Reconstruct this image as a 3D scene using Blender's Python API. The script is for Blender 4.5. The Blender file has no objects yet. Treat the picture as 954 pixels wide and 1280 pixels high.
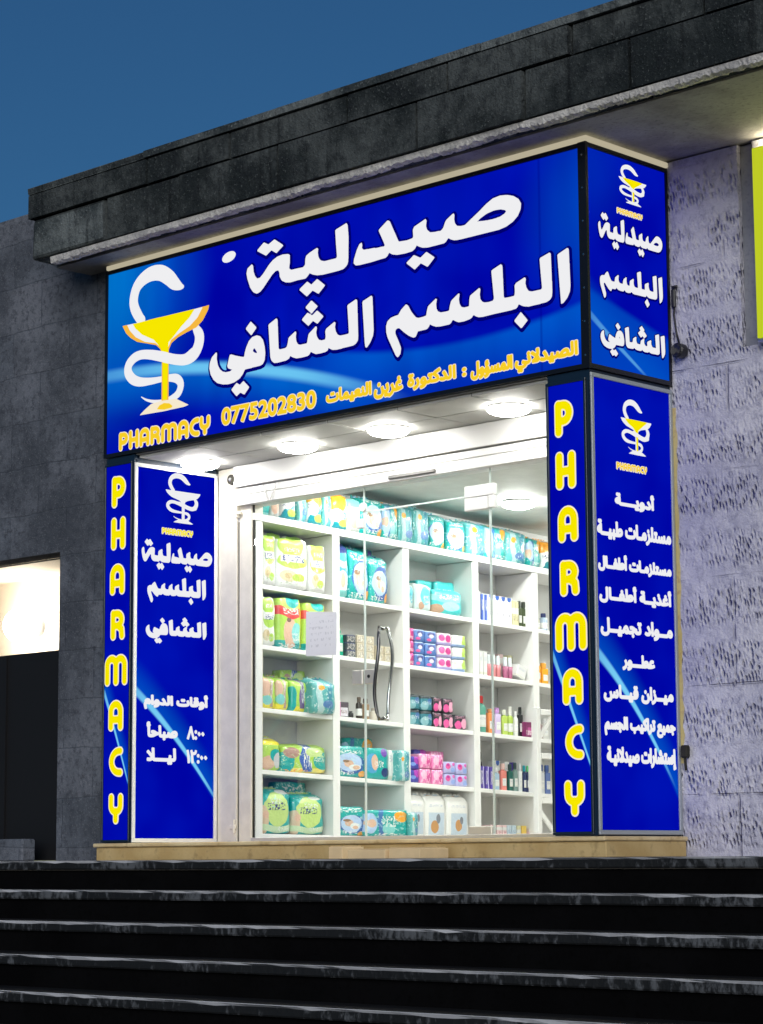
import bpy, bmesh, math, random
import numpy as np
from mathutils import Vector, Matrix

random.seed(7)
SC = bpy.context.scene
COL = SC.collection

# ------------------------------------------------------------------ camera
cam_data = bpy.data.cameras.new('camera')
cam = bpy.data.objects.new('camera', cam_data)
COL.objects.link(cam)
_yaw, _pitch, _roll = 0.76177101, 0.14674958, -0.00663202
_f = Vector((-math.sin(_yaw) * math.cos(_pitch), math.cos(_yaw) * math.cos(_pitch), math.sin(_pitch)))
_r = Vector((math.cos(_yaw), math.sin(_yaw), 0))
_u = _r.cross(_f)
_r2 = _r * math.cos(_roll) + _u * math.sin(_roll)
_u2 = -_r * math.sin(_roll) + _u * math.cos(_roll)
cam.matrix_world = Matrix(((_r2.x, _u2.x, -_f.x, 7.9161), (_r2.y, _u2.y, -_f.y, -9.96337),
                           (_r2.z, _u2.z, -_f.z, -0.11983), (0, 0, 0, 1)))
cam_data.sensor_fit = 'HORIZONTAL'
cam_data.sensor_width = 36
cam_data.lens = 36 * 2940.06 / 954
cam_data.clip_start, cam_data.clip_end = 0.05, 2000
SC.camera = cam

# ------------------------------------------------------------------ dusk sky, sun, exposure
world = bpy.data.worlds.new('World')
SC.world = world
world.use_nodes = True
wn = world.node_tree
sky = wn.nodes.new('ShaderNodeTexSky')
sky.sky_type = 'NISHITA'
sky.sun_disc = False
SUN_EL, SUN_AZ = math.radians(14), math.radians(-38)      # the afterglow stands low behind the photographer, to the right
sky.sun_elevation = math.radians(5.6)
sky.sun_rotation = math.radians(142)
sky.air_density, sky.dust_density, sky.ozone_density = 1.0, 0.2, 4.9
bg = wn.nodes['Background']
bg.inputs['Strength'].default_value = 0.080
wn.links.new(sky.outputs[0], bg.inputs['Color'])

sd = bpy.data.lights.new('sun', 'SUN')
sd.energy = 2.0
sd.angle = math.radians(40)
sd.color = (1.0, 0.97, 0.95)
sun = bpy.data.objects.new('sun', sd)
COL.objects.link(sun)
_d = Vector((math.sin(-SUN_AZ) * math.cos(SUN_EL), -math.cos(SUN_AZ) * math.cos(SUN_EL), math.sin(SUN_EL)))  # towards the sun
sun.rotation_euler = _d.to_track_quat('Z', 'Y').to_euler()
sun.location = _d * 40

SC.view_settings.view_transform = 'Standard'
SC.view_settings.look = 'None'
SC.view_settings.exposure = 0.0
SC.view_settings.gamma = 1.0
SC.view_settings.use_curve_mapping = False
SC.cycles.use_denoising = True
SC.cycles.max_bounces = 10
SC.cycles.transparent_max_bounces = 16
SC.cycles.caustics_reflective = False
SC.cycles.caustics_refractive = False
SC.cycles.sample_clamp_indirect = 6.0

# ------------------------------------------------------------------ materials
def mat(name):
    m = bpy.data.materials.new(name)
    m.use_nodes = True
    return m, m.node_tree, m.node_tree.nodes['Principled BSDF']

class E:
    """tiny expression helper over Math nodes"""
    def __init__(s, nt, sock): s.nt, s.s = nt, sock
    def _op(s, op, *args):
        n = s.nt.nodes.new('ShaderNodeMath'); n.operation = op
        for i, a in enumerate((s,) + args):
            if isinstance(a, E): s.nt.links.new(a.s, n.inputs[i])
            else: n.inputs[i].default_value = a
        return E(s.nt, n.outputs[0])
    def __add__(s, o): return s._op('ADD', o)
    def __sub__(s, o): return s._op('SUBTRACT', o)
    def __mul__(s, o): return s._op('MULTIPLY', o)
    def __truediv__(s, o): return s._op('DIVIDE', o)
    def abs(s): return s._op('ABSOLUTE')
    def max(s, o): return s._op('MAXIMUM', o)
    def min(s, o): return s._op('MINIMUM', o)
    def pw(s, o): return s * s if o == 2 else s._op('POWER', o)
    def ramp(s, a, b):                     # 0 at a, 1 at b, smooth
        n = s.nt.nodes.new('ShaderNodeMapRange'); n.interpolation_type = 'SMOOTHSTEP'
        s.nt.links.new(s.s, n.inputs[0])
        n.inputs[1].default_value, n.inputs[2].default_value = a, b
        if a > b:
            n.inputs[1].default_value, n.inputs[2].default_value = b, a
            n.inputs[3].default_value, n.inputs[4].default_value = 1, 0
        return E(s.nt, n.outputs[0])

def noise(nt, vec, scale, detail=4, rough=0.55, dist=0.0):
    n = nt.nodes.new('ShaderNodeTexNoise')
    n.inputs['Scale'].default_value = scale
    n.inputs['Detail'].default_value = detail
    n.inputs['Roughness'].default_value = rough
    n.inputs['Distortion'].default_value = dist
    if vec is not None: nt.links.new(vec, n.inputs['Vector'])
    return E(nt, n.outputs[0])

def position(nt, scale=None):
    g = nt.nodes.new('ShaderNodeNewGeometry')
    if scale is None: return g.outputs['Position']
    m = nt.nodes.new('ShaderNodeVectorMath'); m.operation = 'MULTIPLY'
    nt.links.new(g.outputs['Position'], m.inputs[0]); m.inputs[1].default_value = scale
    return m.outputs[0]

def xyz(nt, sock):
    n = nt.nodes.new('ShaderNodeSeparateXYZ'); nt.links.new(sock, n.inputs[0])
    return [E(nt, o) for o in n.outputs]

def mix(nt, fac, a, b):
    n = nt.nodes.new('ShaderNodeMix'); n.data_type = 'RGBA'
    if isinstance(fac, E): nt.links.new(fac.s, n.inputs[0])
    else: n.inputs[0].default_value = fac
    for i, c in ((6, a), (7, b)):
        if isinstance(c, (tuple, list)): n.inputs[i].default_value = (*c[:3], 1)
        else: nt.links.new(c, n.inputs[i])
    return n.outputs[2]

def bump(nt, bsdf, h, strength=0.5, dist=0.02):
    b = nt.nodes.new('ShaderNodeBump')
    b.inputs['Strength'].default_value = strength
    b.inputs['Distance'].default_value = dist
    nt.links.new(h.s, b.inputs['Height'])
    nt.links.new(b.outputs[0], bsdf.inputs['Normal'])

def plain(name, col, rough=0.5, metal=0.0, spec=0.5, wear=0.0):
    m, nt, b = mat(name)
    b.inputs['Base Color'].default_value = (*col, 1)
    b.inputs['Roughness'].default_value = rough
    b.inputs['Metallic'].default_value = metal
    b.inputs['Specular IOR Level'].default_value = spec
    if wear:
        n = noise(nt, position(nt), 9, 6, 0.6)
        dark = tuple(c * (1 - wear) for c in col)
        nt.links.new(mix(nt, n.ramp(0.35, 0.7), dark, col), b.inputs['Base Color'])
    return m

def stone(name, c1, c2, c3, scale=3.0, fine=60, bump_s=0.5, bump_d=0.01, rough=0.9):
    m, nt, b = mat(name)
    p = position(nt)
    big = noise(nt, p, scale, 5, 0.6)
    sm = noise(nt, p, fine, 4, 0.6)
    col = mix(nt, big.ramp(0.35, 0.65), c1, c2)
    col = mix(nt, sm.ramp(0.5, 0.75) * 0.6, col, c3)
    nt.links.new(col, b.inputs['Base Color'])
    b.inputs['Roughness'].default_value = rough
    b.inputs['Specular IOR Level'].default_value = 0.2
    bump(nt, b, sm + big * 1.5, bump_s, bump_d)
    return m

def emit(name, col, strength=1.0):
    m = bpy.data.materials.new(name); m.use_nodes = True
    nt = m.node_tree; nt.nodes.clear()
    e = nt.nodes.new('ShaderNodeEmission'); o = nt.nodes.new('ShaderNodeOutputMaterial')
    e.inputs[0].default_value = (*col, 1); e.inputs[1].default_value = strength
    nt.links.new(e.outputs[0], o.inputs[0])
    return m

def emit_nodes(name, build, strength=1.0):
    """backlit print: build(nt, X, Y, Z) returns a colour socket"""
    m = emit(name, (0, 0, 0), strength)
    nt = m.node_tree
    e = [n for n in nt.nodes if n.type == 'EMISSION'][0]
    x, y, z = xyz(nt, position(nt))
    nt.links.new(build(nt, x, y, z), e.inputs[0])
    return m

def glass(name, tint=(0.96, 0.985, 0.975)):
    m = bpy.data.materials.new(name); m.use_nodes = True
    nt = m.node_tree; nt.nodes.clear()
    t = nt.nodes.new('ShaderNodeBsdfTransparent'); t.inputs[0].default_value = (*tint, 1)
    g = nt.nodes.new('ShaderNodeBsdfGlossy'); g.inputs['Roughness'].default_value = 0.0
    ge = nt.nodes.new('ShaderNodeNewGeometry')
    dp = nt.nodes.new('ShaderNodeVectorMath'); dp.operation = 'DOT_PRODUCT'
    nt.links.new(ge.outputs['Normal'], dp.inputs[0]); nt.links.new(ge.outputs['Incoming'], dp.inputs[1])
    c = E(nt, dp.outputs['Value']).abs()
    fr = (c * -1.0 + 1.0).pw(5.0) * 0.9 + 0.035          # two faces share a pane's reflection
    mx = nt.nodes.new('ShaderNodeMixShader'); o = nt.nodes.new('ShaderNodeOutputMaterial')
    nt.links.new(fr.s, mx.inputs[0]); nt.links.new(t.outputs[0], mx.inputs[1])
    nt.links.new(g.outputs[0], mx.inputs[2]); nt.links.new(mx.outputs[0], o.inputs[0])
    return m

# ------------------------------------------------------------------ mesh helpers
def box(bm, x0, x1, y0, y1, z0, z1, bevel=0.0, seg=1, shear=0.0):
    """axis box; shear tilts it down along +Y"""
    x0, x1 = min(x0, x1), max(x0, x1)
    vs = [bm.verts.new((x, y, z - shear * y)) for x in (x0, x1) for y in (y0, y1) for z in (z0, z1)]
    fs = [bm.faces.new([vs[i] for i in q]) for q in
          ((0, 1, 3, 2), (4, 6, 7, 5), (0, 4, 5, 1), (2, 3, 7, 6), (0, 2, 6, 4), (1, 5, 7, 3))]
    if bevel:
        es = list({e for f in fs for e in f.edges})
        bmesh.ops.bevel(bm, geom=es, offset=bevel, segments=seg, affect='EDGES', profile=0.5)
    return bm

def prism(bm, pts, axis, a, b):
    """extrude a polygon of (p, q) along an axis from a to b"""
    def co(p, q, t):
        return {'x': (t, p, q), 'y': (p, t, q), 'z': (p, q, t)}[axis]
    A = [bm.verts.new(co(p, q, a)) for p, q in pts]
    B = [bm.verts.new(co(p, q, b)) for p, q in pts]
    bm.faces.new(A); bm.faces.new(B[::-1])
    n = len(pts)
    for i in range(n):
        bm.faces.new((A[i], B[i], B[(i + 1) % n], A[(i + 1) % n]))
    return bm

def lathe(bm, prof, c, seg=20, axis='z'):
    rings = []
    for r, h in prof:
        ring = []
        for k in range(seg):
            a = 2 * math.pi * k / seg
            p, q = r * math.cos(a), r * math.sin(a)
            v = {'z': (p, q, h), 'y': (p, h, q), 'x': (h, p, q)}[axis]
            ring.append(bm.verts.new((c[0] + v[0], c[1] + v[1], c[2] + v[2])))
        rings.append(ring)
    for A, B in zip(rings, rings[1:]):
        for k in range(seg):
            bm.faces.new((A[k], A[(k + 1) % seg], B[(k + 1) % seg], B[k]))
    bm.faces.new(rings[0][::-1]); bm.faces.new(rings[-1])
    return bm

def tube(bm, pts, r, seg=10):
    pts = [Vector(p) for p in pts]
    rings = []
    for i, p in enumerate(pts):
        t = (pts[min(i + 1, len(pts) - 1)] - pts[max(i - 1, 0)]).normalized()
        up = Vector((0, 0, 1)) if abs(t.z) < 0.9 else Vector((1, 0, 0))
        s = t.cross(up).normalized(); w = s.cross(t)
        rr = r[i] if isinstance(r, (list, tuple)) else r
        rings.append([bm.verts.new(p + s * rr * math.cos(2 * math.pi * k / seg) + w * rr * math.sin(2 * math.pi * k / seg)) for k in range(seg)])
    for A, B in zip(rings, rings[1:]):
        for k in range(seg):
            bm.faces.new((A[k], A[(k + 1) % seg], B[(k + 1) % seg], B[k]))
    bm.faces.new(rings[0][::-1]); bm.faces.new(rings[-1])
    return bm

def finish(bm, smooth=False):
    bmesh.ops.recalc_face_normals(bm, faces=bm.faces)
    if smooth:
        for f in bm.faces: f.smooth = True
    return bm

def world_loc(o):
    v = Vector(o.location)
    while o.parent: o = o.parent; v += Vector(o.location)
    return v

def obj(name, bm, m, parent=None, loc=None, smooth=False, recalc=True):
    """one mesh object out of a bmesh drawn in world coordinates"""
    me = bpy.data.meshes.new(name)
    if recalc: finish(bm, smooth)
    base = world_loc(parent) if parent else Vector((0, 0, 0))
    off = Vector(loc) if loc is not None else base
    bmesh.ops.translate(bm, verts=bm.verts, vec=-off)
    bm.to_mesh(me); bm.free()
    me.materials.append(m)
    o = bpy.data.objects.new(name, me)
    COL.objects.link(o)
    o.location = off - base
    if parent: o.parent = parent
    return o

def tag(o, label, cat, group=None, kind=None):
    o['label'], o['category'] = label, cat
    if group: o['group'] = group
    if kind: o['kind'] = kind
    return o

def thing(name, label, cat, loc=(0, 0, 0), group=None):
    o = bpy.data.objects.new(name, None)
    COL.objects.link(o); o.location = loc
    o.empty_display_size = 0.1
    return tag(o, label, cat, group)

def structure(o):
    o['kind'] = 'structure'
    return o

B = bmesh.new

# ------------------------------------------------------------------ flat lettering: outlines -> distance field -> sheet
def seg_dist(P, loops):
    d = np.full(len(P), 1e9)
    for L in loops:
        a = np.asarray(L, float); b = np.roll(a, -1, 0)
        for i in range(0, len(a), 40):
            A, Bq = a[i:i + 40], b[i:i + 40]
            ab = Bq - A; l2 = (ab ** 2).sum(1) + 1e-18
            ap = P[:, None, :] - A[None]
            t = np.clip((ap * ab[None]).sum(2) / l2[None], 0, 1)
            q = ap - t[..., None] * ab[None]
            d = np.minimum(d, (q ** 2).sum(2).min(1))
    return np.sqrt(d)

def inside(P, loops, nonzero):
    w = np.zeros(len(P), int)
    for L in loops:
        a = np.asarray(L, float); b = np.roll(a, -1, 0)
        for (ax, ay), (bx, by) in zip(a, b):
            if ay == by: continue
            c = ((P[:, 1] >= min(ay, by)) & (P[:, 1] < max(ay, by)))
            xx = ax + (P[:, 1] - ay) / (by - ay) * (bx - ax)
            c &= P[:, 0] < xx
            w += np.where(c, (1 if by > ay else -1) if nonzero else 1, 0)
    return (w != 0) if nonzero else (w % 2 == 1)

def field(loops, res, pad, nonzero=False):
    allp = np.concatenate([np.asarray(l, float) for l in loops])
    lo, hi = allp.min(0) - pad, allp.max(0) + pad
    nx, ny = int((hi[0] - lo[0]) / res) + 2, int((hi[1] - lo[1]) / res) + 2
    gx, gy = lo[0] + np.arange(nx) * res, lo[1] + np.arange(ny) * res
    P = np.stack(np.meshgrid(gx, gy), -1).reshape(-1, 2)
    d = seg_dist(P, loops)
    s = np.where(inside(P, loops, nonzero), d, -d).reshape(ny, nx)
    return gx, gy, s

def stroke_field(strokes, res, pad):
    """strokes: lists of (x, y, r)"""
    pts = np.concatenate([np.asarray(s, float) for s in strokes])
    rm = pts[:, 2].max()
    lo, hi = pts[:, :2].min(0) - pad - rm, pts[:, :2].max(0) + pad + rm
    nx, ny = int((hi[0] - lo[0]) / res) + 2, int((hi[1] - lo[1]) / res) + 2
    gx, gy = lo[0] + np.arange(nx) * res, lo[1] + np.arange(ny) * res
    P = np.stack(np.meshgrid(gx, gy), -1).reshape(-1, 2)
    s = np.full(len(P), -1e9)
    for st in strokes:
        st = np.asarray(st, float)
        for a, b in zip(st, st[1:]):
            ab = b[:2] - a[:2]; l2 = (ab ** 2).sum() + 1e-12
            t = np.clip(((P - a[:2]) @ ab) / l2, 0, 1)
            d = np.sqrt(((P - a[:2] - t[:, None] * ab) ** 2).sum(1))
            s = np.maximum(s, a[2] + t * (b[2] - a[2]) - d)
    return gx, gy, s.reshape(ny, nx)

def sheet(gx, gy, s, grow, to3d, bm=None):
    """fill s > -grow as a flat sheet"""
    bm = bm or bmesh.new()
    f = s + grow
    ins = f > 0
    ny, nx = f.shape
    cache = {}
    def V(x, y):
        k = (round(x, 5), round(y, 5))
        v = cache.get(k)
        if v is None: v = cache[k] = bm.verts.new(to3d(x, y))
        return v
    for j in range(ny - 1):
        i = 0
        while i < nx - 1:
            c = (ins[j, i], ins[j, i + 1], ins[j + 1, i + 1], ins[j + 1, i])
            if all(c):
                bm.faces.new((V(gx[i], gy[j]), V(gx[i + 1], gy[j]), V(gx[i + 1], gy[j + 1]), V(gx[i], gy[j + 1])))
                i += 1; continue
            if any(c):
                cor = ((i, j), (i + 1, j), (i + 1, j + 1), (i, j + 1))
                poly = []
                for q in range(4):
                    (i0, j0), (i1, j1) = cor[q], cor[(q + 1) % 4]
                    f0, f1 = f[j0, i0], f[j1, i1]
                    if f0 > 0: poly.append((gx[i0], gy[j0]))
                    if (f0 > 0) != (f1 > 0):
                        t = min(max(f0 / (f0 - f1), .12), .88)
                        poly.append((gx[i0] + t * (gx[i1] - gx[i0]), gy[j0] + t * (gy[j1] - gy[j0])))
                vs = []
                for p in poly:
                    v = V(*p)
                    if v not in vs: vs.append(v)
                if len(vs) >= 3:
                    try: bm.faces.new(vs)
                    except ValueError: pass
            i += 1
    return bm

# ---- Arabic shaping (presentation forms, visual order) and glyph outlines
FORMS = {'ا': (0xFE8D, 2), 'أ': (0xFE83, 2), 'إ': (0xFE87, 2), 'ؤ': (0xFE85, 2), 'ب': (0xFE8F, 4), 'ة': (0xFE93, 2), 'ت': (0xFE95, 4),
         'ج': (0xFE9D, 4), 'ح': (0xFEA1, 4), 'د': (0xFEA9, 2), 'ذ': (0xFEAB, 2), 'ر': (0xFEAD, 2), 'ز': (0xFEAF, 2), 'س': (0xFEB1, 4),
         'ش': (0xFEB5, 4), 'ص': (0xFEB9, 4), 'ط': (0xFEC1, 4), 'ع': (0xFEC9, 4), 'غ': (0xFECD, 4), 'ف': (0xFED1, 4), 'ق': (0xFED5, 4),
         'ك': (0xFED9, 4), 'ل': (0xFEDD, 4), 'م': (0xFEE1, 4), 'ن': (0xFEE5, 4), 'و': (0xFEED, 2), 'ي': (0xFEF1, 4), 'لا': (0xFEFB, 2),
         'ـ': (0x0640, 0)}
def shape_arabic(txt):
    units, i = [], 0
    while i < len(txt):
        if txt[i:i + 2] == 'لا': units.append('لا'); i += 2
        else: units.append(txt[i]); i += 1
    out = []
    for k, u in enumerate(units):
        if u not in FORMS: out.append(u); continue
        base, n = FORMS[u]
        prev = units[k - 1] if k else ''
        nxt = units[k + 1] if k + 1 < len(units) else ''
        jp = prev in FORMS and FORMS[prev][1] in (0, 4)
        jn = nxt in FORMS and n in (0, 4)
        if n == 0: out.append(chr(base)); continue
        if jp and jn: f = 3
        elif jn: f = 2
        elif jp: f = 1
        else: f = 0
        out.append(chr(base + f))
    return ''.join(out[::-1])

_glyph_cache = {}
def text_loops(txt, arabic):
    """outline loops of a string in em units (built-in font)"""
    key = (txt, arabic)
    if key in _glyph_cache: return _glyph_cache[key]
    cu = bpy.data.curves.new('lettering_source', 'FONT')
    cu.body = shape_arabic(txt) if arabic else txt
    cu.resolution_u = 4
    o = bpy.data.objects.new('lettering_source', cu)
    COL.objects.link(o)
    dg = bpy.context.evaluated_depsgraph_get(); dg.update()
    c2 = o.evaluated_get(dg).to_curve(dg)
    loops = []
    for sp in c2.splines:
        pts = []
        if sp.type == 'BEZIER':
            bp = sp.bezier_points; n = len(bp)
            for i in range(n):
                p0, p1 = bp[i], bp[(i + 1) % n]
                a, b, c, d = p0.co, p0.handle_right, p1.handle_left, p1.co
                for t in (0, .25, .5, .75):
                    s_ = 1 - t
                    q = a * s_ ** 3 + b * 3 * s_ * s_ * t + c * 3 * s_ * t * t + d * t ** 3
                    pts.append((q.x, q.y))
        else:
            pts = [(p.co.x, p.co.y) for p in sp.points]
        if len(pts) > 2: loops.append(pts)
    o.evaluated_get(dg).to_curve_clear()
    COL.objects.unlink(o); bpy.data.objects.remove(o); bpy.data.curves.remove(cu)
    _glyph_cache[key] = loops
    return loops

def fit(loops, u0, u1, v0, v1):
    a = np.concatenate([np.asarray(l, float) for l in loops])
    lo, hi = a.min(0), a.max(0)
    sx, sy = (u1 - u0) / (hi[0] - lo[0]), (v1 - v0) / (hi[1] - lo[1])
    return [[(u0 + (x - lo[0]) * sx, v0 + (y - lo[1]) * sy) for x, y in l] for l in loops]

def plane(which, at):
    if which == 'front': return lambda u, v: (u, at, v)          # faces -Y
    return lambda u, v: (at, u, v)                               # faces +X

# rounded block letters of the PHARMACY signs, as strokes in a unit cell (w x 1)
def arc(cx, cy, rx, ry, a0, a1, n=10):
    return [(cx + rx * math.cos(math.radians(a0 + (a1 - a0) * k / n)), cy + ry * math.sin(math.radians(a0 + (a1 - a0) * k / n))) for k in range(n + 1)]
BLOCK = {
    'P': (0.62, [[(.14, .12), (.14, .87)], [(.14, .86), (.30, .86)] + arc(.30, .64, .19, .22, 90, -90) + [(.14, .42)]]),
    'H': (0.64, [[(.13, .12), (.13, .88)], [(.51, .12), (.51, .88)], [(.13, .47), (.51, .47)]]),
    'A': (0.66, [[(.13, .12), (.13, .6)] + arc(.33, .62, .2, .25, 180, 0) + [(.53, .12)], [(.13, .36), (.53, .36)]]),
    'R': (0.64, [[(.13, .12), (.13, .87)], [(.13, .86), (.30, .86)] + arc(.30, .66, .19, .2, 90, -90) + [(.13, .46)], [(.34, .46), (.49, .34), (.51, .12)]]),
    'M': (0.98, [[(.13, .12), (.13, .62)] + arc(.31, .66, .18, .21, 180, 0) + [(.49, .12)], [(.49, .66)] + arc(.67, .66, .18, .21, 180, 0) + [(.85, .12)]]),
    'C': (0.6, [[(.50, .87)] + arc(.46, .5, .33, .37, 95, 265, 14) + [(.50, .13)]]),
    'Y': (0.64, [[(.13, .88), (.13, .62)] + arc(.32, .6, .19, .2, 180, 360) + [(.51, .88)], [(.32, .42), (.32, .12)]]),
}
def block_letter(ch, u0, u1, v0, v1, thick=0.115):
    w, st = BLOCK[ch]
    sx, sy = (u1 - u0) / w, (v1 - v0)
    r = thick * sy
    return [[(u0 + x * sx, v0 + y * sy, r) for x, y in s] for s in st]

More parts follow.
